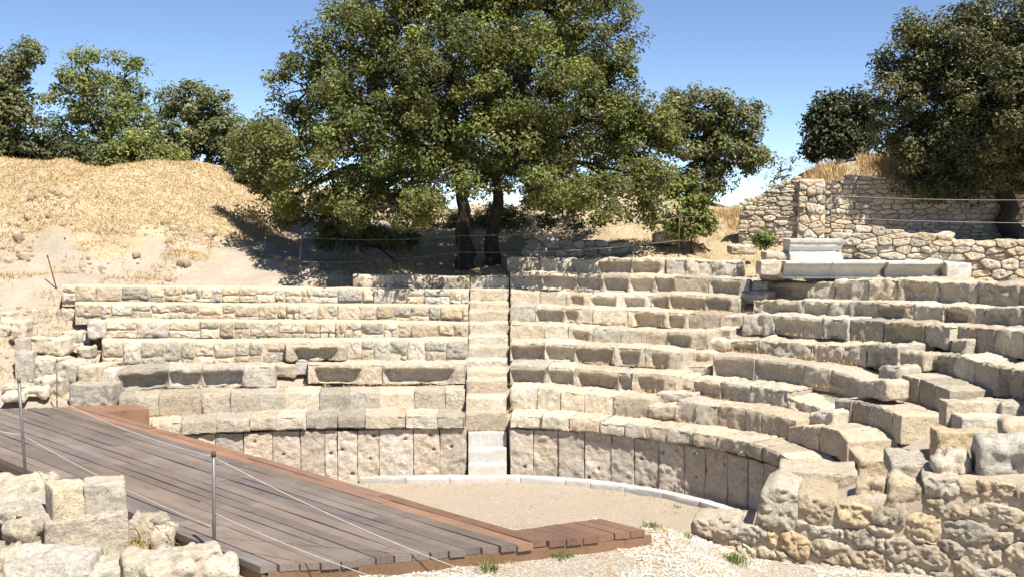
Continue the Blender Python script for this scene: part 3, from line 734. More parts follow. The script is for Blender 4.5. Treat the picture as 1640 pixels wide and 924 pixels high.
# ------------------------------------------------------------------ rubble walls
def core(mb, path, bots, tops, back, front=.05, seed=0, na=.025):
    """earth-and-mortar body of a wall between its faces; path (n,2), normal pointing back"""
    path = np.asarray(path); t = np.gradient(path, axis=0); t /= np.linalg.norm(t, axis=1)[:, None]; nb = np.c_[-t[:, 1], t[:, 0]]
    n = len(path); rows = []
    m_ = 9
    for k in range(m_): z = bots + (tops - bots) * k / (m_ - 1); rows.append(np.c_[path + nb * front, z])
    for v in np.linspace(front, back, 5)[1:]: rows.append(np.c_[path + nb * v, tops + .0 * v])
    rows.append(np.c_[path + nb * back, bots])
    V = np.vstack(rows); V += (fbm(V, 4, 3, seed) * na)[:, None] * np.array([.6, .6, .5])
    k = len(rows); id_ = np.arange(k * n).reshape(k, n)
    q = np.stack([id_[:-1, :-1], id_[:-1, 1:], id_[1:, 1:], id_[1:, :-1]], -1).reshape(-1, 4); mb.add(V, [q], (.9, .88, .85))
def rubble_wall(name, label, pts, botpx, toppx, ch, sw, seed, back=.5, mat='rubble', group=None, dome=.010, rough=.022, ends=True, step=.05):
    """pts: plan polyline; botpx/toppx: [(along, z)]"""
    P = np.asarray(pts, float); L = np.r_[0, np.cumsum(np.linalg.norm(np.diff(P, axis=0), axis=1))]; T = L[-1]
    bx, bz = zip(*botpx); tx, tz = zip(*toppx)
    bot = lambda u: float(np.interp(u, bx, bz)); top = lambda u: float(np.interp(u, tx, tz))
    us = np.linspace(0, T, max(8, int(T / .12))); PX = np.c_[np.interp(us, L, P[:, 0]), np.interp(us, L, P[:, 1])]
    tg = np.gradient(PX, axis=0); tg /= np.linalg.norm(tg, axis=1)[:, None]; nb = np.c_[-tg[:, 1], tg[:, 0]]
    def mp(u, v, w):
        X = np.interp(u, us, PX[:, 0]); Y = np.interp(u, us, PX[:, 1])
        over = u - np.clip(u, 0, T)
        return np.c_[X + np.interp(u, us, nb[:, 0]) * v + over * np.interp(u, us, tg[:, 0]), Y + np.interp(u, us, nb[:, 1]) * v + over * np.interp(u, us, tg[:, 1]), w]
    rnd = random.Random(seed); c0 = np.array([PX[len(us) // 2][0], PX[len(us) // 2][1], bot(T / 2)])
    th = thing(name, c0, label, 'stone wall', group); mb = MB()
    for q in rubble_cells(0, T, bot, top, ch, sw, rnd):
        near_top = q[:, 1].max() > top(q[:, 0].mean()) - ch * .6
        stone_poly(mb, q, (back * .9 if near_top else .25), mp, sd_(), dome=dome * rnd.uniform(.6, 1.6), rough=rough, step=step, tint=tnt(rnd, .86, 1.22, .07), push=rnd.uniform(-.03, .05), r=.022)
    mb.build('stonework', M[mat], th)
    mb = MB(); core(mb, PX, np.array([bot(u) for u in us]) - .1, np.array([top(u) for u in us]) - ch * .45, back, .07, seed); mb.build('wall_core', M['mortar'], th)
    return th
# low terrace wall behind the marble
def P2(x, Y): return aty(x, 330, Y)[:2]
a, b_ = P2(1325, 26.9), P2(1720, 25.6); LL = np.linalg.norm(b_ - a)
zf = lambda x, y, Y: aty(x, y, Y)[2]
rubble_wall('terrace_wall', 'low dry-stone retaining wall right behind the white marble mouldings', [a, b_],
            [(0, 4.15), (LL, 3.95)], [(0, zf(1330, 376, 26.9)), (LL * .08, zf(1345, 368, 26.8)), (LL * .5, zf(1530, 370, 26.3)), (LL * .56, zf(1550, 382, 26.2)), (LL, zf(1700, 390, 25.7))], .19, .42, 12, back=.6)
a, b_ = P2(1290, 31.70), P2(1760, 30.70); LL = np.linalg.norm(b_ - a); fu = lambda x: LL * (x - 1290) / 470
rubble_wall('ruined_wall', 'tall ruined rubble wall behind the terrace, its right part under the tree', [a, b_],
            [(0, 4.6), (LL, 5.0)], [(0, zf(1290, 288, 31.70)), (fu(1330), zf(1330, 290, 31.60)), (fu(1345), zf(1345, 300, 31.60)), (fu(1370), zf(1370, 280, 31.50)), (fu(1420), zf(1420, 284, 31.40)), (fu(1470), zf(1470, 292, 31.30)), (fu(1640), zf(1640, 300, 31.00)), (LL, zf(1700, 300, 30.80))], .135, .33, 14, back=.6)
a, b_ = P2(1183, 32.10), P2(1280, 31.50); LL = np.linalg.norm(b_ - a)
rubble_wall('ruined_wall', 'bright ruined rubble wall stepping down to the left, beside the tall wall', [a, b_],
            [(0, 4.6), (LL, 4.6)], [(0, zf(1185, 345, 32.10)), (LL * .15, zf(1197, 318, 32.10)), (LL * .4, zf(1220, 305, 31.90)), (LL * .7, zf(1250, 295, 31.70)), (LL, zf(1280, 284, 31.50))], .13, .38, 15, back=.7, mat='lime')
a, b_ = P2(1279, 31.35), P2(1322, 31.35); LL = np.linalg.norm(b_ - a)
rubble_wall('wall_pier', 'squared pier of larger stones where the two ruined walls meet', [a, b_],
            [(0, 4.6), (LL, 4.6)], [(0, zf(1280, 284, 31.35)), (LL, zf(1320, 288, 31.30))], .24, .30, 16, back=.5, mat='lime', dome=.02)
# small dark wall stub beside the trunk of the big tree
a, b_ = P2(838, 31.40), P2(1050, 32.30); LL = np.linalg.norm(b_ - a)
rubble_wall('wall_stub', 'low dark rubble wall stub in the shade right of the tree trunks', [a, b_],
            [(0, 4.2), (LL, 4.3)], [(0, zf(838, 396, 31.40)), (LL * .06, zf(850, 384, 31.40)), (LL * .18, zf(880, 371, 31.50)), (LL * .3, zf(905, 385, 31.60)), (LL * .45, zf(935, 381, 31.90)), (LL * .6, zf(965, 388, 32.0)), (LL * .9, zf(1030, 390, 32.30)), (LL, zf(1050, 396, 32.30))], .2, .4, 17, back=.6, mat='limeg')

# ------------------------------------------------------------------ rubble wall in the right foreground, stone by stone
STN = [[(75, 245), (150, 215), (285, 260), (285, 400), (245, 480), (80, 440), (55, 400)], [(290, 265), (510, 310), (505, 420), (440, 450), (350, 430), (285, 345)],
       [(520, 330), (600, 310), (730, 345), (735, 415), (680, 465), (530, 420)], [(735, 400), (790, 335), (945, 370), (925, 455), (850, 460), (740, 430)],
       [(935, 390), (1000, 375), (1140, 410), (1145, 520), (1100, 545), (940, 530)], [(280, 420), (330, 425), (390, 460), (530, 455), (545, 520), (400, 520), (280, 470)],
       [(705, 455), (760, 445), (865, 485), (850, 505), (720, 485)], [(105, 480), (170, 500), (165, 580), (100, 575)], [(190, 500), (260, 480), (370, 550), (355, 650), (290, 650), (185, 570)],
       [(375, 550), (420, 530), (590, 565), (600, 690), (540, 690), (375, 630)], [(565, 470), (700, 480), (755, 530), (750, 600), (640, 580), (575, 520)], [(760, 530), (810, 530), (810, 600), (760, 600)],
       [(810, 530), (930, 520), (1000, 580), (990, 620), (880, 665), (820, 620)], [(600, 620), (680, 590), (800, 620), (815, 700), (700, 710), (610, 660)], [(940, 640), (1000, 560), (1110, 570), (1200, 650), (1180, 690), (1080, 690)],
       [(1145, 430), (1320, 415), (1460, 480), (1440, 545), (1300, 550), (1170, 500)], [(1130, 540), (1200, 530), (1290, 590), (1270, 640), (1190, 620)], [(1295, 560), (1440, 545), (1505, 590), (1500, 690), (1400, 680), (1300, 640)],
       [(1330, 350), (1450, 315), (1600, 350), (1650, 380), (1650, 420), (1560, 450), (1340, 395)], [(1050, 300), (1130, 285), (1310, 330), (1330, 390), (1200, 415), (1060, 350)],
       [(1260, 200), (1400, 175), (1590, 210), (1580, 280), (1480, 310), (1265, 260)], [(1040, 160), (1240, 165), (1265, 190), (1245, 280), (1050, 265)], 
       [(1590, 220), (1700, 205), (1700, 330), (1600, 300)], [(1450, 490), (1580, 490), (1580, 550), (1460, 555)], [(1520, 600), (1600, 550), (1700, 540), (1700, 740), (1560, 690)], [(1215, 660), (1280, 650), (1340, 700), (1330, 750), (1230, 750)],
       [(870, 690), (920, 670), (1040, 720), (1060, 790), (875, 790)], [(1340, 720), (1460, 705), (1600, 745), (1600, 800), (1340, 790)], [(0, 570), (40, 620), (30, 680), (-40, 690), (-30, 600)], [(45, 590), (90, 575), (200, 640), (190, 670), (60, 660)],
       [(150, 600), (200, 600), (300, 680), (280, 710), (220, 690)], [(420, 670), (580, 700), (600, 790), (430, 790)], [(600, 700), (640, 690), (645, 790), (600, 790)], [(650, 720), (740, 705), (860, 740), (870, 810), (650, 810)], [(1080, 720), (1200, 740), (1200, 810), (1070, 810)],
       [(300, 690), (410, 690), (415, 790), (310, 790)], [(820, 650), (870, 680), (860, 720), (825, 700)], [(1600, 460), (1700, 450), (1700, 530), (1600, 540)], [(540, 470), (565, 480), (570, 540), (545, 540)], [(960, 500), (1120, 560), (1100, 565), (1000, 550)], [(1490, 450), (1640, 440), (1630, 475), (1500, 480)],
       [(-125, 530), (-55, 540), (-45, 575), (-120, 570)], [(-160, 590), (-60, 600), (-50, 650), (-150, 645)]]
LOWS = [[(95, 615), (290, 625), (300, 690), (250, 715), (110, 680), (90, 640)], [(300, 650), (425, 650), (438, 700), (370, 735), (300, 700)], [(290, 745), (330, 730), (385, 770), (370, 795), (310, 790)], [(185, 745), (280, 740), (290, 775), (190, 780)], [(100, 710), (180, 715), (178, 738), (100, 740)]]
def wall_plane_pt(x, y):
    """photo point -> (along, height) on the wall's face"""
    d = ray(x, y); nr = np.array([wn[0], wn[1], 0]); A3 = np.array([WALL_A[0], WALL_A[1], 0])
    t = np.dot(A3 - O, nr) / np.dot(d, nr); p = O + d * t
    return ((p[0] - WALL_A[0]) * wd[0] + (p[1] - WALL_A[1]) * wd[1], p[2])
def wmap(u, v, w): return np.c_[WALL_A[0] + wd[0] * u + wn[0] * v, WALL_A[1] + wd[1] * u + wn[1] * v, w]
wth = thing('rubble_wall', (*(WALL_A + wd * 2), 1.2), 'big mortared rubble wall in the right foreground, climbing to the right', 'stone wall')
mb = MB(); rnd = random.Random(9)
YEL = {2: (1.05, .97, .80), 4: (1.02, .95, .82), 7: (1.05, .96, .78), 8: (1.0, .9, .75)}
for i, q in enumerate(STN + LOWS):
    px = [(1200 + a / 3.727, 720 + b_ / 3.727) for a, b_ in q] if i < len(STN) else [(1080 + a / 2.9286, 620 + b_ / 2.9286) for a, b_ in q]
    uw = np.array([wall_plane_pt(*p) for p in px]); uw = uw.mean(0) + (uw - uw.mean(0)) * 1.07; tt = YEL.get(i) or tnt(rnd, .84, 1.1, .06)
    dp = {0: .95, 1: .95, 20: .7, 21: .7, 22: .6}.get(i, .42)
    if i >= len(STN): dp = .6
    stone_poly(mb, uw, dp, wmap, sd_(), dome=.022, rough=.034, step=.028, tint=tt, r=.03, push=rnd.uniform(.0, .03))
mb.build('stonework', M['rubble'], wth)
us = np.linspace(.12, 5.6, 60)
tops = np.interp(us, [-.3, .0, .95, 1.05, 2.0, 2.3, 3.2, 3.4, 4.5, 5.6], [1.35, 1.55, 1.6, 2.0, 2.0, 2.15, 2.25, 2.45, 2.6, 2.75])
tp = {}
mb = MB(); core(mb, np.c_[WALL_A[0] + wd[0] * us, WALL_A[1] + wd[1] * us], np.full(60, .7), tops - .12, .85, .022, 4, .012); mb.build('wall_core', M['mortar'], wth)

def free_stone(label, x0, x1, y0, y1, Y, D=.5, mat='rubble', rot=0., seed=None, cat='stone block', group=None, tilt=0., roll=0., sink=.05, name='stone_block', tint=None, **kw):
    """block whose front face covers the photo box x0..x1, y0..y1 at distance Y"""
    if group == 'loose blocks at the left end of the rows': Y = 22.6 + (Y - 22.6) * 1.3
    a = aty(x0, y1, Y); b_ = aty(x1, y1, Y); zt = aty((x0 + x1) / 2, y0, Y)[2]; L = b_[0] - a[0]
    c = np.array([(a[0] + b_[0]) / 2, Y + D / 2, a[2] - sink]); kk = dict(r=.06, step=.035, rough=.04, chip=.08); kk.update(kw); kk['r'] *= .6
    mb = MB(); box_at(mb, c, L, D, zt - a[2] + sink, rot, seed or sd_(), tint=tint or tnt(RND, .9, 1.1, .05), tilt=tilt, roll=roll, **kk)
    return tag(mb.build(name, M[mat], loc=c), label, cat, group)
# stones lying on top of that wall and on the made ground behind it
GW = 'loose stones on the rubble wall'
def wy(x): 
    d = ray(x, 780); t = np.dot(WALL_A, wn) / (d[0] * wn[0] + d[1] * wn[1]); return d[1] * t
free_stone('rounded grey stone on the wall top, left of a flat-topped one', 1378, 1424, 772, 808, wy(1400) + .06, .4, rot=-.33, group=GW, rough=.05)
free_stone('leaning rounded pale stone with a shadowed underside on the wall top', 1427, 1482, 772, 812, wy(1450) + .02, .45, rot=-.33, group=GW, roll=.12, rough=.05)
free_stone('dark pointed stone wedged behind the wall top, beside pale mortar', 1508, 1566, 732, 765, wy(1535) + .25, .5, 'limeg', rot=-.2, group=GW, roll=-.2, rough=.07, r=.12)
free_stone('largest rounded grey boulder on the wall top at the right edge', 1580, 1670, 708, 772, wy(1620) + .1, .7, 'limeg', rot=-.3, group=GW, rough=.045, r=.2)
free_stone('rough boulder above the largest boulder at the right edge', 1618, 1680, 678, 706, wy(1640) + 1.2, .6, 'lime', rot=-.3, group=GW, rough=.04, r=.14)
free_stone('flat sloping slab on the fill behind the wall top', 1440, 1500, 740, 766, wy(1450) + .55, .9, 'lime', rot=-.2, group=GW, rough=.03)
free_stone('tan upright stone behind the wall top, right of the coping end', 1380, 1436, 736, 790, 16.3, .8, 'rubble', rot=-.1, group=GW, rough=.03)
free_stone('big tan block between the curved seat ends and the wall top', 1503, 1605, 691, 735, 16.7, .42, 'rubble', rot=-.08, group=GW, rough=.03, r=.07, tint=(1, .93, .82))
free_stone('squared end block with a pale rounded top, right of the smooth curved rows', 1516, 1604, 643, 684, 17.75, .42, 'lime', rot=-.05, rough=.02, r=.06)
free_stone('dark squared block at the right edge beside the pale end block', 1605, 1690, 645, 690, 17.6, .5, 'limeg', rot=-.05, rough=.02, r=.05)
free_stone('pale flat slab on the wall top where the coping ends', 1262, 1384, 757, 776, 15.85, .9, 'lime', rot=-.25, group=GW, rough=.02, r=.03, sink=.2)
free_stone('thin pale slab lying behind the tan block at the right', 1540, 1622, 668, 690, 17.35, .5, 'lime', group=GW, rough=.015, r=.02)

free_stone('fallen pale block on the dry slope under the huge oak, upper of the group', 1046, 1078, 331, 346, 35.2, .5, 'lime', rot=.2, group='fallen blocks on the dry slope', rough=.05, r=.1)
free_stone('long grey fallen block behind the short dark post on the dry slope', 1066, 1122, 355, 374, 33.6, .6, 'limeg', rot=-.1, group='fallen blocks on the dry slope', rough=.05, r=.1)
free_stone('low pale fallen block left of the short dark post on the dry slope', 1048, 1080, 374, 388, 32.4, .5, 'lime', rot=.15, group='fallen blocks on the dry slope', rough=.05, r=.1)
free_stone('flat pale stone lying on the dry slope left of the small round bush', 1170, 1212, 394, 404, 29.8, .5, 'lime', rot=.1, group='fallen blocks on the dry slope', rough=.04, r=.06)
# ------------------------------------------------------------------ left end: loose blocks beside the rows
GL = 'loose blocks at the left end of the rows'
free_stone('large pale rounded boulder on the slope left of the rows', 76, 132, 497, 533, 25.4, .7, 'lime', rough=.08, r=.14, group=GL)
free_stone('grey oblong block lying left of the rows, below the boulder', 42, 105, 541, 566, 23.9, .5, 'limeg', rough=.04, r=.08, group=GL, rot=-.12)
free_stone('smooth grey upright slab at the left edge of the rows', 24, 52, 564, 611, 23.5, .3, 'limeg', rough=.012, r=.02, chip=.03, group=GL, rot=.1)
free_stone('small square grey stone on top of the upright slab', 23, 42, 542, 563, 23.6, .3, 'limeg', rough=.01, r=.02, group=GL)
free_stone('rough block left of the upright slab stack, mossy', 16, 42, 514, 542, 24.3, .4, 'limeg', rough=.05, r=.06, group=GL)
free_stone('long pitted block end tilted beside the lipped row at left', 52, 92, 574, 603, 23.6, .7, 'limeg', rough=.03, group=GL, rot=-.25, roll=.1)
free_stone('long pitted block between the tilted block and the lipped row', 92, 128, 581, 610, 23.45, .8, 'limeg', rough=.03, group=GL, rot=-.2, roll=.1)
free_stone('hollowed block touching the left end of the lipped row', 128, 166, 586, 614, 23.3, .8, 'lime', rough=.03, group=GL, rot=-.15)
free_stone('dark grey end block of the lipped row above the lower block', 163, 188, 592, 622, 23.35, .6, 'limeg', rough=.03, group=GL, rot=-.1)
free_stone('big rough grey block standing on the ground behind the wooden deck', 112, 182, 616, 650, 23.0, .6, 'limeg', rough=.03, r=.05, group=GL, rot=-.08)
free_stone('mossy low block under the pitted blocks, left of the big grey one', 54, 108, 606, 636, 23.3, .6, 'limeg', rough=.05, r=.07, group=GL, rot=-.25)
for (x0, x1, y0, y1, Y, lb) in [(48, 66, 497, 514, 25.5, 'small white stone left of the pale boulder'), (100, 130, 532, 556, 24.6, 'pale stone tucked below the boulder'), (126, 144, 538, 552, 24.7, 'small round pale stone right of the boulder'),
                                (108, 128, 550, 562, 24.3, 'little pale stone above the pitted block'), (122, 146, 556, 572, 24.2, 'broken pale stone in dry grass by the fifth row'), (30, 50, 490, 512, 25.7, 'greyish stone on the slope by the left edge'),
                                (0, 20, 500, 545, 25.0, 'tall rough stone at the left edge of the slope'), (60, 100, 468, 486, 26.4, 'pale flat stone at the edge of the dirt path'), (0, 34, 630, 640, 22.7, 'flat pale slab in the earth behind the deck, left edge'), (36, 72, 622, 633, 23.0, 'flat pale slab in the earth behind the deck by the near post'), (0, 40, 617, 626, 23.1, 'long flat stone in the earth at the left edge')]:
    free_stone(lb, x0, x1, y0, y1, Y, .4, 'lime', rot=RND.uniform(-.3, .3), rough=.045, r=.06, group=GL)
# retaining rubble at far left slope
a, b_ = P2(-60, 25.4), P2(22, 25.2); LL = np.linalg.norm(b_ - a)
rubble_wall('wall_stub', 'crumbling rubble wall stub at the left edge of the slope', [a, b_], [(0, 1.9), (LL, 2.0)], [(0, 3.0), (LL * .7, 3.05), (LL, 2.6)], .2, .34, 22, back=.5, mat='rubble')

# ------------------------------------------------------------------ wooden deck
DZ = 1.72; da = np.array([math.cos(DANG), math.sin(DANG)]); db = np.array([-da[1], da[0]])
def ab(p): return float(np.dot(p[:2], da)), float(np.dot(p[:2], db))
far = [ab(atz(x, y, DZ)) for x, y in ((250, 684), (541, 766), (800, 842))]
bfar = np.mean([f[1] for f in far]); nearp = [ab(atz(x, y, DZ)) for x, y in ((18, 745), (193, 811), (342, 872))]; bnear = np.mean([f[1] for f in nearp])
endl = [ab(atz(x, y, DZ)) for x, y in ((430, 905), (560, 897), (695, 884), (795, 874), (868, 866), (900, 863), (965, 856), (1045, 846))]
backl = [ab(atz(x, y, DZ)) for x, y in ((822, 849), (962, 829))]; topl = [ab(atz(x, y, DZ)) for x, y in ((-160, 660), (0, 655), (160, 648))]
def a_end(b): 
    e = sorted(endl, key=lambda p: p[1]); return float(np.interp(b, [p[1] for p in e], [p[0] for p in e]))
def a_top(b):
    s_ = (topl[2][0] - topl[1][0]) / (topl[2][1] - topl[1][1]); return topl[2][0] + s_ * (b - topl[2][1])
c = da * (-10) + db * bnear
dk = thing('wooden_deck', (-3.5, 16.5, 1.36), 'wide weathered wooden walkway deck crossing in front of the seats', 'deck')
def plank(mb, a0, a1, b0, b1, z, tint, seed, th=.085, skew=0, skew0=0):
    n = max(4, int((a1 - a0) / .3)); rs = np.random.RandomState(seed % 9999)
    aa_ = np.linspace(a0, a1, n); V = []; sec = [(b0 + .002, -th), (b0, -.006), (b0 + .006, 0), (b1 - .006, 0), (b1, -.006), (b1 - .002, -th)]
    tw = rs.uniform(-.004, .004, 2)
    for i_, a_ in enumerate(aa_):
        wav = .003 * math.sin(a_ * 1.7 + seed)
        for (b_, h_) in sec:
            p = da * (a_ + (skew * ((b_ - b0) / (b1 - b0) - .5) if i_ == n - 1 else (skew0 * ((b_ - b0) / (b1 - b0) - .5) if i_ == 0 else 0))) + db * (b_ + wav * .6); V.append((p[0], p[1], z + h_ + wav + tw[0] + (tw[1] if b_ > (b0 + b1) / 2 else -tw[1])))
    k = len(sec); i_ = np.arange(k); j_ = (i_ + 1) % k
    Q = np.vstack([np.c_[m_ * k + i_, (m_ + 1) * k + i_, (m_ + 1) * k + j_, m_ * k + j_] for m_ in range(n - 1)])
    caps = np.array([[0, 1, 2, 3], [0, 3, 4, 5]]); e = (n - 1) * k
    mb.add(V, [Q, caps, (caps + e)[:, ::-1]], tint)
mbw, mbr, mbl = MB(), MB(), MB(); NB = 16; wB = (bfar - bnear) / NB; rnd = random.Random(3)
gsh = [0, 0]
for i in range(NB):
    b0 = bnear + i * wB; b1 = b0 + wB - .012; e1 = a_end(b0 + wB / 2) + rnd.uniform(-.03, .03); e0 = a_top(b0 + wB / 2) - (.0 if i < NB - 3 else 0)
    grp = i // 4; off = [2.1, 3.2, 1.5, 2.7][grp % 4] + rnd.choice([0, 0, 0, .35]); red = i >= NB - 2
    cuts = [e1]; x = e1 - off
    while x > e0 + .6: cuts.append(x); x -= 3.4
    cuts.append(e0)
    for q0, q1 in zip(cuts[1:], cuts[:-1]):
        if q1 - q0 < .05: continue
        plank(mbr if red else mbw, q0, q1 - .006, b0, b1, DZ + rnd.uniform(-.004, .004), tnt(rnd, .84, 1.14, .05), rnd.randrange(9999), skew=(a_end(b1) - a_end(b0) if q1 == e1 else 0))
mbw.build('grey_planks', M['wood'], dk, smooth=False); mbr.build('reddish_edge_planks', M['woodr'], dk, smooth=False)
NL = 6; bl1 = backl[1][1]; wl = (bl1 - bfar) / NL
for i in range(NL):
    b0 = bfar + .006 + i * wl; bm = b0 + wl / 2
    e0 = np.interp(bm, [backl[0][1], backl[1][1]], [backl[0][0], backl[1][0]])
    plank(mbl, e0, a_end(bm) + rnd.uniform(-.02, .02), b0, b0 + wl - .014, DZ, tnt(rnd, .8, 1.1, .05), rnd.randrange(9999), skew=a_end(b0 + wl) - a_end(b0), skew0=(backl[1][0] - backl[0][0]) / NL)
M['woodl'] = wood_mat('landing_timber', (.225, .128, .086), (.125, .072, .050), DANG)
mbl.build('landing_planks', M['woodl'], dk, smooth=False)
mb = MB()
def board_between(mb, p, q, z0, z1, th=.04):
    p = np.array(p); q = np.array(q); e = (q - p) / np.linalg.norm(q - p); n = np.array([-e[1], e[0]]) * th
    V = [(*p, z0), (*q, z0), (*(q + n), z0), (*(p + n), z0), (*p, z1), (*q, z1), (*(q + n), z1), (*(p + n), z1)]
    mb.add(V, [np.array([[0, 3, 2, 1], [4, 5, 6, 7], [0, 1, 5, 4], [1, 2, 6, 5], [2, 3, 7, 6], [3, 0, 4, 7]])])
def PT(a_, b_): return da * a_ + db * b_
# bearers under the ends and fascia along the near edge
ee = sorted(endl, key=lambda p: p[1])
for p, q in zip(ee[:-1], ee[1:]): board_between(mb, PT(p[0] - .012, p[1]), PT(q[0] - .012, q[1]), 1.42, DZ - .09)
board_between(mb, PT(a_top(bnear), bnear + .03), PT(ee[0][0] - .05, bnear + .03), 1.5, DZ - .09)
board_between(mb, PT(backl[0][0] - 9, bfar - .06), PT(backl[0][0], bfar - .06), 1.3, DZ - .09)
M['bearer'] = wood_mat('bearer_timber', (.21, .125, .07), (.12, .07, .042), DANG)
mb.build('bearer_beams', M['bearer'], dk, smooth=False)
# side box at the far left end of the deck
mb = MB(); q = [atz(164, 659.5, DZ + .005), atz(239, 654.5, DZ + .005), atz(218, 647, DZ + .005), atz(110, 651, DZ + .005)]
V = [(*p[:2], DZ - .36) for p in q] + [(*p[:2], DZ + .006) for p in q]
mb.add(V, [np.array([[0, 3, 2, 1], [4, 5, 6, 7], [0, 1, 5, 4], [1, 2, 6, 5], [2, 3, 7, 6], [3, 0, 4, 7]])], (1.0, .95, .9)); mb.build('side_box', M['woodr'], dk, smooth=False)

# ------------------------------------------------------------------ posts and ropes
def post(label, xb, yb, xt, yt, Y, rad=.021, cap=None, mat='steel', group='metal fence posts'):
    a = aty(xb, yb, Y); a[2] -= .12; b_ = aty(xt, yt, Y)
    th = thing('fence_post', a, label, 'post', group)
    mb = MB(); tube(mb, [a, a + (b_ - a) * .5, b_], rad, 10); mb.build('pole', M[mat], th)
    mb = MB(); d = (b_ - a) / np.linalg.norm(b_ - a); tube(mb, [b_ - d * .05, b_ + d * .012, b_ + d * .02], [rad * 1.25, rad * 1.25, rad * .8], 10); mb.build('cap', M[cap or mat], th)
    return a, b_
pA = post('tall grey post in front of the deck at the left edge', 42, 772, 30, 606, 15.2)
pB = post('grey post with a rusty top standing at the near edge of the deck', 343, 890, 342, 724, 12.9, cap='rust')
pC = post('thin leaning rusty post beside the dirt path at left', 95, 472, 76, 410, 27.4, .016, mat='rust')
pD = post('grey post in front of the big tree shadow, left of the trunks', 476, 450, 485, 367, 29.6)
pE = post('faint thin post at the foot of the straw mound, left of the grey one', 420, 420, 426, 372, 30.6, .014)
pF = post('short dark post right of the big tree, on dry grass', 1087, 407, 1088, 341, 29.6, .014, mat='rust')
pG = post('slender post behind the upper marble moulding', 1331, 372, 1331, 310, 27.2, .010)
pH = post('thin grey stake behind the deck, against the pitted blocks', 91, 645, 91, 576, 22.75, .013)
pI = post('thin dark post beside the tree trunks', 735, 425, 735, 372, 30.2, .012, mat='rust')
def rope(label, p, q, sag=.05, rad=.0055, group='ropes and wires between the posts', n=24):
    p, q = np.asarray(p), np.asarray(q); t = np.linspace(0, 1, n)[:, None]; P = p + (q - p) * t; P[:, 2] -= (4 * sag * t * (1 - t))[:, 0]
    c = (p + q) / 2; mb = MB(); tube(mb, P, rad, 6); return tag(mb.build('rope', M['rope'], loc=c), label, 'rope', group)
def on(a, b_, f): return a + (b_ - a) * f
rope('pale upper rope sagging over the deck from the left post to the rusty-topped post', on(*pA, .99), on(*pB, .96), .10)
rope('pale lower rope from the middle of the left post to the rusty-topped post', on(*pA, .50), on(*pB, .34), .06)
rope('pale upper rope falling to the right across the deck onto the gravel', on(*pB, .96), aty(742, 912, 12.7), .06)
rope('pale lower rope running down right along the near edge of the deck', on(*pB, .47), aty(600, 924, 12.0), .03)
rope('pale rope leaving the left post towards the left edge', on(*pA, .5), aty(-60, 672, 15.2), .03)
rope('thin wire strung left of the tree trunks, lower strand', on(*pD, .42), aty(735, 404, 30.2), .10, .005)
rope('thin wire strung left of the tree trunks, upper strand', on(*pE, .95), aty(735, 378, 30.2), .14, .005)
rope('thin wire from the tree trunks to the short dark post, upper strand', aty(735, 378, 30.2), on(*pF, .9), .12, .005)
rope('thin wire from the tree trunks to the short dark post, lower strand', aty(735, 404, 30.2), on(*pF, .4), .12, .005)
rope('pale upper rope across the shaded wall at right', on(*pG, .95), aty(1700, 320, 26.0), .05, .005)
rope('pale lower rope across the shaded wall at right', on(*pG, .45), aty(1700, 358, 26.0), .03, .005)
rope('thin wire from the short dark post to the slender post by the marble', on(*pF, .9), on(*pG, .9), .1, .004)

# ------------------------------------------------------------------ foreground ruins at left
GF = 'foreground ruin blocks at left'
def corner_block(label, x0, x1, y0, y1, Y, D, rot, **kw): return free_stone(label, x0, x1, y0, y1, Y, D, rot=rot + .36, group=GF, **kw)
corner_block('bright squared cube of stone on the big slab, left one of the pair', 70, 124, 779, 830, 13.3, .40, .26, mat='lime', r=.03, rough=.016, chip=.04, tint=(1.12, 1.08, 1.0))
corner_block('greyer squared cube of stone on the big slab, right one of the pair', 126, 190, 775, 822, 13.45, .42, .0, mat='limeg', r=.04, rough=.02, chip=.06)
corner_block('large flat-faced slab standing under the two cubes', 62, 190, 829, 902, 13.30, .55, .0, mat='limeg', r=.03, rough=.018, chip=.08)
corner_block('small flat stone packed under the right cube', 128, 188, 822, 831, 13.42, .4, 0, mat='lime', rough=.02)
corner_block('long tapering pale block in front of the rusty-topped post', 188, 344, 889, 935, 12.25, .45, .1, mat='lime', r=.09, rough=.05, chip=.1)
corner_block('broad rough block at the lower left corner, flat pale top', 2, 138, 900, 970, 12.0, .65, -.25, mat='limeg', r=.07, rough=.04)
corner_block('flat pale stone low between the slab and the long block', 90, 182, 915, 945, 12.0, .6, .1, mat='lime', r=.06)
corner_block('small white stone beside the flat-faced slab', 166, 186, 890, 906, 12.8, .25, .2, mat='lime', r=.05)
corner_block('rough rubble lump right of the flat-faced slab', 196, 262, 842, 870, 13.9, .55, -.2, mat='lime', r=.1, rough=.07)
corner_block('second rough rubble lump near the deck edge', 240, 275, 848, 876, 13.5, .4, -.3, mat='lime', r=.08, rough=.06)
corner_block('brownish broken stone at the left edge below the pale ledge', 2, 48, 842, 872, 13.2, .4, -.2, mat='rubble', r=.08, rough=.06)
corner_block('brown wedge stone between the left ledge and the flat-faced slab', 28, 62, 850, 876, 13.25, .4, .3, mat='rubble', r=.07, rough=.06)
corner_block('slanted grey stone over the brown wedge stone', 10, 66, 826, 848, 13.3, .6, -.15, mat='limeg', r=.06, rough=.05, roll=.18)
corner_block('broad pale ledge of crumbled masonry at the left edge', -60, 66, 812, 836, 13.7, .8, -.1, mat='lime', r=.1, rough=.06)
corner_block('upper pale ledge of crumbled masonry below the tall left post', -60, 62, 782, 806, 14.6, .8, -.25, mat='lime', r=.1, rough=.06)
corner_block('pale low stone at the bottom edge left of centre', 215, 300, 912, 950, 11.9, .5, .1, mat='lime', r=.1, rough=.06)
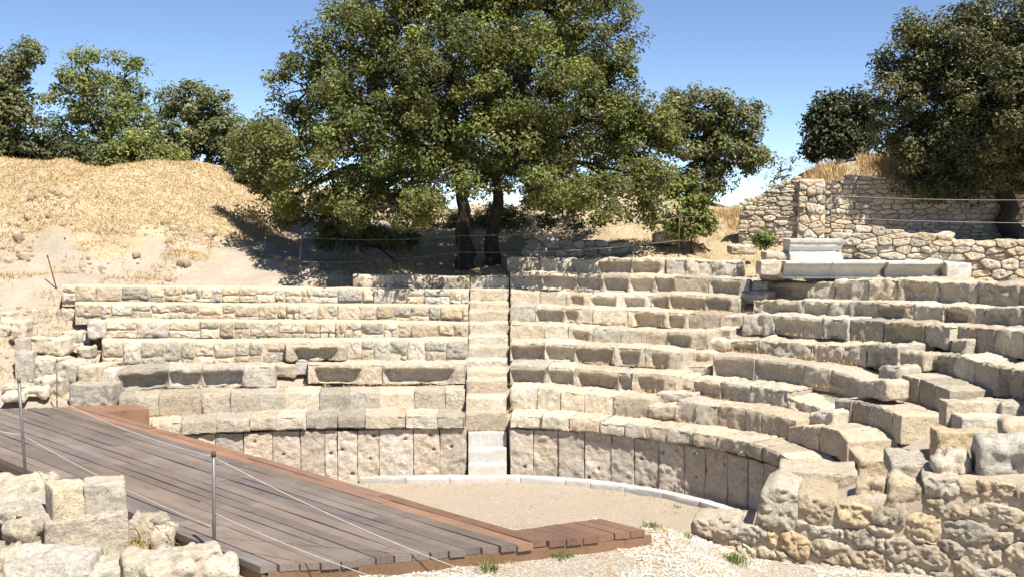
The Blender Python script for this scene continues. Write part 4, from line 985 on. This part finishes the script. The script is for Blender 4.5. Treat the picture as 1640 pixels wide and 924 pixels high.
corner_block('pale lumpy stone at the bottom edge under the long block', 290, 372, 906, 945, 12.15, .5, -.1, mat='lime', r=.1, rough=.07)
corner_block('pale pitted stone in the bottom left corner', -40, 20, 890, 950, 12.3, .6, .1, mat='rubble', r=.1, rough=.07)

# ------------------------------------------------------------------ trees
def leaves_mesh(mb, C, rad, per, size, rs, flat=.75, tintv=None, up=.8, elong=.55):
    k = len(C); n = k * per
    ctr = np.repeat(C, per, 0); rr = np.repeat(np.broadcast_to(rad, (k,)), per)
    d = rs.normal(size=(n, 3)); d /= np.linalg.norm(d, axis=1)[:, None]; q = rs.uniform(0, 1, n) ** .45
    off = d * (q * rr)[:, None]; off[:, 2] *= flat; P = ctr + off
    nr = d * .75 + rs.normal(size=(n, 3)) * .55 + np.array([.25, -.15, up]); nr /= np.linalg.norm(nr, axis=1)[:, None]
    a = np.cross(nr, rs.normal(size=(n, 3))); a /= np.maximum(np.linalg.norm(a, axis=1), 1e-6)[:, None]; b_ = np.cross(nr, a)
    s = size * rs.uniform(.6, 1.3, n)[:, None]
    A, B = a * s, b_ * s * elong; bend = nr * s * .18
    V = np.stack([P - A * .5, P + B * .5 - A * .05 + bend, P + A * .5, P - B * .5 - A * .05 + bend], 1).reshape(-1, 3)
    T = np.repeat(tintv if tintv is not None else np.ones((k, 3)), per, 0) * rs.uniform(.75, 1.25, (n, 1)); yl = rs.uniform(0, 1, n) < .015
    T[yl] *= np.array([1.7, 1.4, .9]); T = np.repeat(T, 4, 0)
    mb.add(V, [np.arange(n * 4).reshape(-1, 4)], T)
def limb(mb, p, q, r0, r1, rs, n=7, wob=.12, nn=7):
    t = np.linspace(0, 1, n)[:, None]; P = p + (q - p) * t; L = np.linalg.norm(q - p)
    P[1:-1] += rs.normal(size=(n - 2, 3)) * wob * L * .22; P[:, 2] += (np.sin(t[:, 0] * math.pi) * L * .05)
    tube(mb, P, np.linspace(r0, r1, n), nn); return P
def tree(name, label, cat, trunks, lobes, mat, seed, ncl=300, per=100, size=.11, crad=.45, shell=.5, group=None, tv=.25, twig=True, elong=.6):
    """trunks: list of (base, top, r0); lobes: (centre xyz, radii xyz)"""
    rs = np.random.RandomState(seed); base = np.mean([t_[0] for t_ in trunks], 0)
    th = thing(name, base, label, cat, group)
    C = []; wts = np.array([(l[1][0] * l[1][1] * l[1][2]) ** .667 for l in lobes]); cnt = np.maximum(3, (wts / wts.sum() * ncl).astype(int)); own = []
    for li, (c, r) in enumerate(lobes):
        d = rs.normal(size=(cnt[li], 3)); d /= np.linalg.norm(d, axis=1)[:, None]; q = shell + (1 - shell) * rs.uniform(0, 1, cnt[li]) ** .6
        C.append(np.array(c) + d * q[:, None] * np.array(r)); own += [li] * cnt[li]
    C = np.vstack(C); own = np.array(own)
    tints = np.exp(rs.normal(size=(len(C), 1)) * tv) * (1 + rs.normal(size=(len(C), 3)) * np.array([.04, .02, .06]))
    cr = crad * rs.uniform(.6, 1.35, len(C)); mb = MB()
    leaves_mesh(mb, C, cr, per, size, rs, tintv=tints, elong=elong); mb.build('crown', M[mat], th, smooth=False)
    mbt = [MB() for _ in trunks]; nodes = []
    for i, (p, q, r0) in enumerate(trunks):
        p = np.array(p, float); q = np.array(q, float); tt = np.linspace(0, 1, 12)
        ctr = p + (q - p) * tt[:, None]; ctr[1:-1, :2] += rs.normal(size=(10, 2)) * r0 * .22
        tube(mbt[i], ctr, r0 * (1.0 - .5 * tt) * (1 + .3 * np.exp(-tt * 9)), 12); nodes.append(ctr[-1])
    for li, (c, r) in enumerate(lobes):
        c = np.array(c); i = int(np.argmin([np.linalg.norm(n_ - c) for n_ in nodes])); r0 = trunks[i][2]
        P = limb(mbt[i], nodes[i], c, r0 * .45, r0 * .14, rs)
        if twig:
            for cc in C[own == li][::2]:
                j = np.argmin(np.linalg.norm(P - cc, axis=1)); limb(mbt[i], P[j], cc, .03, .008, rs, 4, .2, 4)
    for b_ in mbt: b_.build('trunk', M['bark'], th)
    return th
def pxl(x, y, Y, rx, ry=None, dz=0, depth=None):
    """lobe from photo point, radii in photo pixels at distance Y"""
    p = aty(x, y, Y + dz); s = (Y + dz) / F; ry = ry or rx
    return (p, (rx * s, (depth if depth else rx * s), ry * s))
def gnd(x, y, Y): p = aty(x, y, Y); p[2] = gz(p[0], p[1]) - .1; return p
YB = 31.5
b1 = gnd(747, 405, YB); b2 = gnd(786, 405, YB + .1)
lob = [(700, -40, 120, 80, 0), (820, -45, 110, 80, 0), (620, -20, 80, 60, .5), (920, -30, 80, 60, .5), (740, 70, 90, 80, -2), (830, 60, 80, 70, -1.5), (620, 330, 75, 38, -3.6), (700, 290, 60, 35, -4), (860, 300, 60, 32, -3.6), (960, 318, 70, 34, -3.4), (1025, 300, 45, 40, -2.4), (1040, 225, 50, 50, -1.3), (1020, 180, 45, 45, -1.2), (560, 75, 75, 70, -1), (640, 40, 100, 85, -1.5), (760, 10, 120, 95, 0), (880, 20, 105, 90, -1), (960, 60, 72, 85, 0), (985, 130, 62, 80, 1), (500, 140, 68, 60, 0), (600, 150, 100, 80, -2.4), (720, 130, 110, 90, -3),
       (840, 130, 110, 90, -2.8), (930, 190, 110, 80, -1.5), (1010, 235, 75, 70, 0), (1035, 300, 52, 60, .5), (480, 225, 75, 55, -1), (420, 250, 52, 50, 1), (580, 240, 95, 65, -3), (690, 230, 80, 60, -3.4), (820, 225, 85, 55, -3), (900, 280, 75, 50, -2.2),
       (980, 315, 65, 45, -1), (490, 300, 78, 48, -1.5), (430, 320, 50, 40, .5), (580, 315, 82, 42, -1.8), (650, 300, 60, 40, 2), (540, 350, 60, 30, 0), (920, 340, 55, 30, .5), (760, 200, 120, 100, 2.5), (600, 180, 110, 110, 3), (900, 190, 110, 110, 3), (860, 300, 40, 35, 2.5), (770, 270, 60, 40, 2)]
tree('oak_tree', 'huge spreading oak with two dark trunks above the seats', 'tree', [(b1, aty(733, 255, YB), .25), (b2, aty(803, 240, YB), .22)],
     [pxl(x, y, YB, rx, ry, dz) for x, y, rx, ry, dz in lob], 'oak', 3, ncl=1150, per=185, size=.112, crad=.46, shell=.5)
YR = 31.3
b1 = gnd(1625, 345, YR - .75); b1[2] = min(b1[2], 5.2)
lob = [(1470, 90, 62, 60, 0), (1540, 60, 75, 62, -.5), (1620, 40, 80, 60, 0), (1700, 70, 80, 80, 0), (1445, 150, 50, 50, -.5), (1520, 150, 80, 60, 0), (1610, 140, 80, 60, -1.8), (1690, 170, 80, 80, -1), (1440, 205, 42, 40, 0), (1500, 235, 60, 42, -.1), (1570, 225, 60, 40, -1.2), (1475, 275, 48, 36, -.6), (1530, 295, 38, 20, -.8), (1650, 240, 60, 40, -1), (1580, 120, 90, 80, 2), (1590, 275, 45, 28, .2), (1650, 285, 50, 28, .6), (1560, 305, 35, 18, 0), (1700, 260, 60, 50, 0), (1645, 120, 60, 45, -2.6), (1650, 170, 62, 55, -3.2), (1710, 190, 60, 55, -2.8), (1690, 120, 60, 50, -3), (1610, 215, 55, 38, 1.2), (1520, 305, 42, 18, -.4), (1600, 300, 40, 20, 1), (1590, 262, 58, 32, -1.7), (1650, 268, 60, 38, -1.7), (1485, 235, 48, 38, -.4), (1620, 225, 60, 40, -2.2), (1540, 200, 55, 40, -.6)]
tree('oak_tree', 'big dark oak leaning over the shaded wall at the right edge', 'tree', [(b1, aty(1590, 195, YR), .28)], [pxl(x, y, YR, rx, ry, dz) for x, y, rx, ry, dz in lob], 'oakd', 5, ncl=860, per=150, size=.115, crad=.42, shell=.45)
def simple(name, label, cat, Y, xb, yb, lobs, mat, seed, ncl, per, size, crad, r0=.16, **kw):
    b_ = gnd(xb, yb, Y); c = np.mean([aty(l[0], l[1], Y) for l in lobs], 0)
    top = b_ + (c - b_) * .55
    return tree(name, label, cat, [(b_, top, r0)], [pxl(l[0], l[1], Y, l[2], l[3], l[4] if len(l) > 4 else 0) for l in lobs], mat, seed, ncl, per, size, crad, **kw)
simple('broadleaf_tree', 'light green tree with a twin top standing behind the straw mound', 'tree', 40, 165, 300, [(140, 120, 46, 40), (110, 150, 35, 40), (200, 125, 34, 42), (170, 170, 60, 45), (215, 190, 45, 50, -1), (130, 215, 55, 40, 1), (185, 240, 70, 40), (240, 245, 40, 35)], 'green', 7, 190, 75, .14, .42)
simple('oak_tree', 'olive green oak behind the right end of the straw mound', 'tree', 40, 330, 310, [(305, 165, 45, 32), (290, 205, 45, 40), (345, 185, 45, 40), (375, 225, 40, 40), (320, 245, 60, 38), (385, 265, 40, 30), (265, 250, 30, 30), (425, 230, 35, 45, 2)], 'olive', 8, 220, 90, .14, .42)
simple('oak_tree', 'grey-green oak cut by the left edge of the photo', 'tree', 36, 5, 310, [(15, 110, 38, 24), (-20, 150, 60, 50), (15, 190, 42, 50), (0, 245, 48, 45), (-50, 200, 60, 80), (45, 85, 22, 14)], 'olive', 9, 260, 95, .15, .42)
simple('shrub', 'dark bushy thicket low between the left trees', 'shrub', 37, 95, 300, [(85, 250, 40, 32), (130, 258, 45, 30), (55, 265, 30, 25)], 'darkleaf', 10, 110, 90, .13, .4, r0=.07)
simple('shrub', 'yellowish green shrub along the top of the straw mound', 'shrub', 37, 235, 310, [(220, 250, 45, 38), (265, 265, 35, 26), (180, 265, 35, 22)], 'green', 11, 110, 90, .13, .4, r0=.07)
simple('oak_tree', 'greyish oak right of the huge one, standing clear against the sky', 'tree', 42, 1130, 345, [(1125, 175, 50, 36), (1180, 195, 42, 34), (1110, 225, 50, 40), (1165, 245, 55, 35), (1205, 255, 30, 22), (1085, 180, 35, 35, 1), (1130, 285, 40, 28)], 'olive', 12, 250, 90, .15, .42)
simple('fig_bush', 'bright green leafy bush under the greyish oak', 'bush', 32.0, 1110, 375, [(1100, 312, 22, 24), (1128, 330, 22, 22), (1090, 345, 24, 22), (1125, 356, 22, 16), (1082, 295, 18, 20), (1105, 370, 26, 12), (1090, 378, 18, 8)], 'green', 13, 75, 42, .13, .27, r0=.05, elong=.85)
simple('shrub', 'dark round bush on the grassy hill beside the right oak', 'bush', 38, 1345, 262, [(1330, 185, 34, 32), (1365, 175, 32, 26), (1385, 205, 30, 35), (1320, 215, 32, 30), (1355, 220, 40, 30), (1310, 240, 22, 16)], 'darkleaf', 14, 170, 95, .15, .42, r0=.08)
simple('shrub', 'dusty olive shrub seen between and behind the two trunks', 'bush', 38, 760, 400, [(715, 362, 40, 26), (800, 355, 42, 30), (765, 368, 40, 22), (840, 362, 22, 18)], 'olive', 15, 130, 80, .11, .3, r0=.05)
simple('shrub', 'low scrub in the shade left of the trunks', 'bush', 33, 640, 395, [(640, 385, 28, 16), (590, 380, 30, 20), (540, 385, 30, 20)], 'olive', 16, 80, 80, .1, .28, r0=.04)
simple('shrub', 'small round green bush on the dry slope left of the marble', 'bush', 27.6, 1225, 396, [(1225, 384, 14, 11)], 'weed', 17, 22, 70, .07, .16, r0=.02)
simple('shrub', 'sparse bare-looking bush beside the bright ruined wall', 'bush', 36, 1255, 320, [(1250, 275, 24, 22), (1270, 262, 14, 14), (1235, 290, 20, 16)], 'olive', 18, 40, 9, .08, .3, r0=.035)
simple('shrub', 'tall olive thicket joining the left trees to the huge oak', 'bush', 38, 400, 320, [(400, 235, 30, 40), (415, 280, 40, 40), (380, 300, 40, 24), (445, 240, 30, 40)], 'olive', 19, 130, 90, .13, .42, r0=.08)
for i, (x, y, Y, rx, lb) in enumerate([(500, 330, 46, 90, 'distant scrub oak behind the left side of the huge oak'), (900, 335, 44, 50, 'distant low scrub behind the right side of the huge oak'), (640, 330, 47, 70, 'distant scrub directly behind the huge oak, left of the trunks')]):
    simple('shrub', lb, 'bush', Y, x, y + 40, [(x - rx * .5, y, rx * .6, 30), (x + rx * .5, y + 5, rx * .6, 26)], 'olive', 30 + i, 110, 70, .18, .5, r0=.08)

# ------------------------------------------------------------------ dry straw, tall grass, gravel, weeds
def blades(name, XY, h, wid, rs, mat, lean, tint=(1, 1, 1), tv=.25, zfun=None, curl=.4):
    n = len(XY); Z = (zfun or terrain)(XY[:, 0], XY[:, 1]); base = np.c_[XY, Z - .01]
    a = rs.uniform(0, 2 * math.pi, n); d = np.c_[np.cos(a), np.sin(a), np.zeros(n)]; side = np.c_[-np.sin(a), np.cos(a), np.zeros(n)]
    hh = h * rs.uniform(.5, 1.4, n)[:, None]; le = (lean * rs.uniform(.4, 1.5, n))[:, None]; z = np.array([0, 0, 1.])
    m_ = base + (z * np.cos(le * .6) + d * np.sin(le * .6)) * hh * .55; tp_ = base + (z * np.cos(le) + d * np.sin(le)) * hh
    w = wid * rs.uniform(.6, 1.3, n)[:, None]
    V = np.stack([base - side * w, base + side * w, m_ + side * w * .7, m_ - side * w * .7, tp_], 1).reshape(-1, 3)
    k = np.arange(n)[:, None] * 5; q = np.hstack([k, k + 1, k + 2, k + 3]); t_ = np.hstack([k + 3, k + 2, k + 4])
    T = np.repeat(np.array(tint) * rs.uniform(1 - tv, 1 + tv, (n, 1)), 5, 0)
    mb = MB(); mb.add(V, [q, t_], T); return mb.build(name, M[mat], smooth=False)
rs = np.random.RandomState(4)
def scatter(n, x0, x1, y0, y1, keep): 
    P = np.c_[rs.uniform(x0, x1, n), rs.uniform(y0, y1, n)]; return P[keep(P[:, 0], P[:, 1])]
nn_ = lambda X, Y, sc, sd: fbm(np.c_[X, Y, 0 * X], sc, 3, sd)
P = scatter(115000, -19, -4.5, 28.8, 37.5, lambda X, Y: (hill_left(X, Y) + .6 * nn_(X, Y, 1.2, 5) > .62))
tag(blades('dry_straw', P, .10, .009, rs, 'straw', 1.6, (1.08, 1, .88), .38), 'flattened pale straw covering the mound at left', 'straw', kind='stuff')
P = scatter(16000, -5, 9.5, 29.2, 40, lambda X, Y: (sdist(X, Y) > 6.3) & (nn_(X, Y, .9, 6) > -.15))
tag(blades('dry_grass', P, .16, .007, rs, 'straw', .9, (.95, .9, .8), .35), 'thin dry grass on the ground under the trees', 'grass', kind='stuff')
P = scatter(26000, 6.9, 16, 32.0, 38, lambda X, Y: nn_(X, Y, 1.2, 6) > -.45)
tag(blades('tall_dry_grass', P, .36, .008, rs, 'straw', .75, (.98, .90, .74), .4), 'tall golden dry grass on the hill behind the ruined walls', 'grass', kind='stuff')
P = scatter(3200, 5.2, 10, 27.2, 33, lambda X, Y: (sdist(X, Y) > 6.5) & (nn_(X, Y, .8, 8) > .05))
tag(blades('dry_tufts', P, .3, .008, rs, 'straw', .6, (.95, .85, .65), .3), 'dry grass tufts on the slope before the ruined walls', 'grass', kind='stuff')
P = scatter(9000, -16, -8.6, 23.2, 30.5, lambda X, Y: (nn_(X, Y, 1.1, 9) > -.1))
tag(blades('slope_grass', P, .13, .008, rs, 'straw', .9, (1, .85, .6), .3), 'short dry grass between the loose blocks at the left', 'grass', kind='stuff')
P = scatter(11000, -4.2, 5.5, 11.2, 15.6, lambda X, Y: ((X > 1.75) | (Y < 14.0)) & (nn_(X, Y, 1.6, 10) > .12) & (sdist(X, Y) < -.2) & ((Y - WALL_A[1]) * wn[1] + (X - WALL_A[0]) * wn[0] < -.05))
tag(blades('ground_litter', P, .09, .006, rs, 'straw', 1.2, (1, .85, .6), .3), 'dry grass litter along the gravel and the wall foot', 'grass', kind='stuff')
P = scatter(9000, -3, 6, 17, 23.6, lambda X, Y: (sdist(X, Y) < -.42) & (sdist(X, Y) + .35 * nn_(X, Y, 1.3, 15) > -.95) & (nn_(X, Y, .9, 16) > -.1))
tag(blades('orchestra_straw', P, .07, .007, rs, 'straw', 1.4, (1, .85, .62), .4), 'thin dry grass along the inner side of the marble kerb', 'grass', kind='stuff')
XY = []; ZZ = []
for k in range(1, 8):
    n = 900; ph = rs.uniform(0, 1.4, n); r_ = R0 + TW * k - rs.uniform(.0, .07, n); XY.append(np.c_[CX + r_ * np.sin(ph), CY + r_ * np.cos(ph)])
    ps = rs.uniform(-.36, -.03, 500); r_ = R2 + TW * k - rs.uniform(.0, .07, 500); XY.append(np.c_[CX + r_ * np.sin(ps), CY2 + r_ * np.cos(ps)]); ZZ += [ZK[k - 1] - .02] * (n + 500)
XY = np.vstack(XY); ZZ = np.array(ZZ); kp = nn_(XY[:, 0], XY[:, 1], 1.6, 23) > .18; XY = XY[kp]; ZZ = ZZ[kp]
tag(blades('joint_grass', XY, .10, .006, rs, 'straw', .8, (.95, .78, .55), .35, zfun=lambda X, Y: ZZ), 'dry ochre grass growing in the joints behind the seat treads', 'grass', kind='stuff')
# gravel chips
P = scatter(24000, -2.6, 5.5, 11.2, 15.2, lambda X, Y: ((X > 1.75) | (Y < 14.0)) & (nn_(X, Y, 1.0, 12) > -.35) & ((Y - WALL_A[1]) * wn[1] + (X - WALL_A[0]) * wn[0] < -.05))
n = len(P); Z = terrain(P[:, 0], P[:, 1]); sz = rs.uniform(.008, .024, n)[:, None, None]
okt = np.array([[1, 0, 0], [0, 1, 0], [-1, 0, 0], [0, -1, 0], [0, 0, .7], [0, 0, -.5]]) ; jt = rs.uniform(.6, 1.3, (n, 6, 1))
rot = rs.uniform(0, 6.28, n); R_ = np.stack([np.stack([np.cos(rot), -np.sin(rot), 0 * rot], -1), np.stack([np.sin(rot), np.cos(rot), 0 * rot], -1), np.tile([0, 0, 1.], (n, 1))], 1)
V = np.einsum('nij,nkj->nki', R_, okt[None] * jt * sz) + np.c_[P, Z + .004][:, None, :]
f = np.array([[0, 1, 4], [1, 2, 4], [2, 3, 4], [3, 0, 4], [1, 0, 5], [2, 1, 5], [3, 2, 5], [0, 3, 5]])
mb = MB(); mb.add(V.reshape(-1, 3), [(f[None] + (np.arange(n) * 6)[:, None, None]).reshape(-1, 3)], np.repeat(np.array([1.25, 1.2, 1.12]) * rs.uniform(.6, 1.15, (n, 1)), 6, 0))
tag(mb.build('gravel', M['marbleo'], smooth=False), 'pale crushed stone gravel in the foreground', 'gravel', kind='stuff')
P = scatter(9000, -5, 6, 17, 23.6, lambda X, Y: (sdist(X, Y) < -.4) & (nn_(X, Y, 1.0, 17) > -.3)); n = len(P); Z = terrain(P[:, 0], P[:, 1])
V = okt[None] * rs.uniform(.6, 1.3, (n, 6, 1)) * (rs.uniform(.004, .016, n) * (1 + (rs.uniform(0, 1, n) < .03) * 1.5))[:, None, None] + np.c_[P, Z + .003][:, None, :]
mb = MB(); mb.add(V.reshape(-1, 3), [(f[None] + (np.arange(n) * 6)[:, None, None]).reshape(-1, 3)], np.repeat(np.array([.9, .84, .76]) * rs.uniform(.5, 1.15, (n, 1)), 6, 0))
tag(mb.build('grit', M['marbleo'], smooth=False), 'fine grit and small pebbles on the orchestra floor', 'grit', kind='stuff')
# crumbled stones on the mound foot and slopes
P = scatter(1000, -15, -4, 28.4, 31.4, lambda X, Y: (nn_(X, Y, 1.0, 14) > .0) & (sdist(X, Y) > 6.0))
P = np.vstack([P, scatter(260, -12.5, -8.8, 23.3, 26.5, lambda X, Y: X < 99), scatter(160, 4, 9.5, 27.5, 32, lambda X, Y: sdist(X, Y) > 6.4), scatter(140, -8, -3, 11.6, 15.5, lambda X, Y: (X + Y < 8.8))])
mb = MB()
for i, (x, y) in enumerate(P):
    s = rs.uniform(.08, .16) if (x < -5 and y > 29.3 and rs.uniform() < .09) else abs(rs.normal()) * .026 + .014; p, q = rbox(s * 2.2, s * 1.7, s * 1.3, r=s * .5, step=s * .9, seed=int(i * 13 + 5), rough=s * .3, chip=s * .3)
    a = rs.uniform(0, 6.28); p = p - np.array([s * 1.1, s * .85, s * .35]); zz = gz(x, y)
    mb.add(np.c_[x + p[:, 0] * math.cos(a) - p[:, 1] * math.sin(a), y + p[:, 0] * math.sin(a) + p[:, 1] * math.cos(a), zz - s * .25 + p[:, 2]], [q], tnt(RND, .75, 1.1, .05))
tag(mb.build('rubble', M['earth']), 'small broken stones strewn over the slopes', 'rubble', kind='stuff')
# green weeds
def weed(label, x, y, Y, r, h, n=70, seed=1, mat='weed', tint=(1, 1, 1)):
    c = aty(x, y, Y); zb = gz(c[0], c[1]); zb = max(zb, c[2] - .15) if abs(zb - c[2]) > .4 else zb
    r_ = np.random.RandomState(seed); XY = c[:2] + r_.normal(size=(n, 2)) * r * .5
    o = blades('weed', XY, h, .007, r_, mat, .7, tint, .3, zfun=lambda X, Y_: np.full(len(X), zb)); 
    V = np.array([v.co[:] for v in o.data.vertices]) - np.array([c[0], c[1], zb]); o.data.vertices.foreach_set('co', V.astype(np.float32).ravel()); o.location = (c[0], c[1], zb)
    return tag(o, label, 'weed', 'green weeds in the gravel')
weed('largest green weed at the foot of the rubble wall', 1172, 893, 14.25, .2, .14, 160, 1)
weed('green weed beside the end of the landing planks', 1046, 876, 14.6, .12, .1, 70, 2)
weed('green weed under the front edge of the deck, near its corner', 785, 903, 12.85, .14, .14, 90, 3)
weed('green weed under the front edge of the landing planks', 900, 884, 13.3, .12, .1, 70, 4)
weed('small green weed in the gravel at the bottom edge', 610, 921, 12.4, .14, .08, 60, 5)
weed('thin weed at the near corner of the deck', 520, 915, 12.35, .12, .14, 60, 6, tint=(1, .9, .8))
weed('dry yellowish tuft beside the flat-faced slab at left', 215, 868, 13.7, .25, .12, 120, 7, 'straw', (.8, .75, .45))
weed('dry tuft at the foot of the tall left post', 55, 765, 15.3, .2, .13, 90, 8, 'straw', (.9, .85, .6))
weed('dry grass tuft at the near deck edge below the rope', 285, 862, 13.75, .22, .16, 100, 9, 'straw', (.85, .8, .5))
weed('tiny green weed growing on the coping at right', 1114, 714, 21.4, .06, .1, 30, 10)
weed('green weed beside the small pointed stone on the rubble wall', 1497, 749, 14.6, .1, .1, 40, 11)
weed('tiny green weed on the orchestra floor', 1085, 812, 21.0, .1, .05, 30, 12)
weed('green weed left of the rubble wall foot', 1098, 880, 14.4, .08, .07, 30, 13)
finish_things()
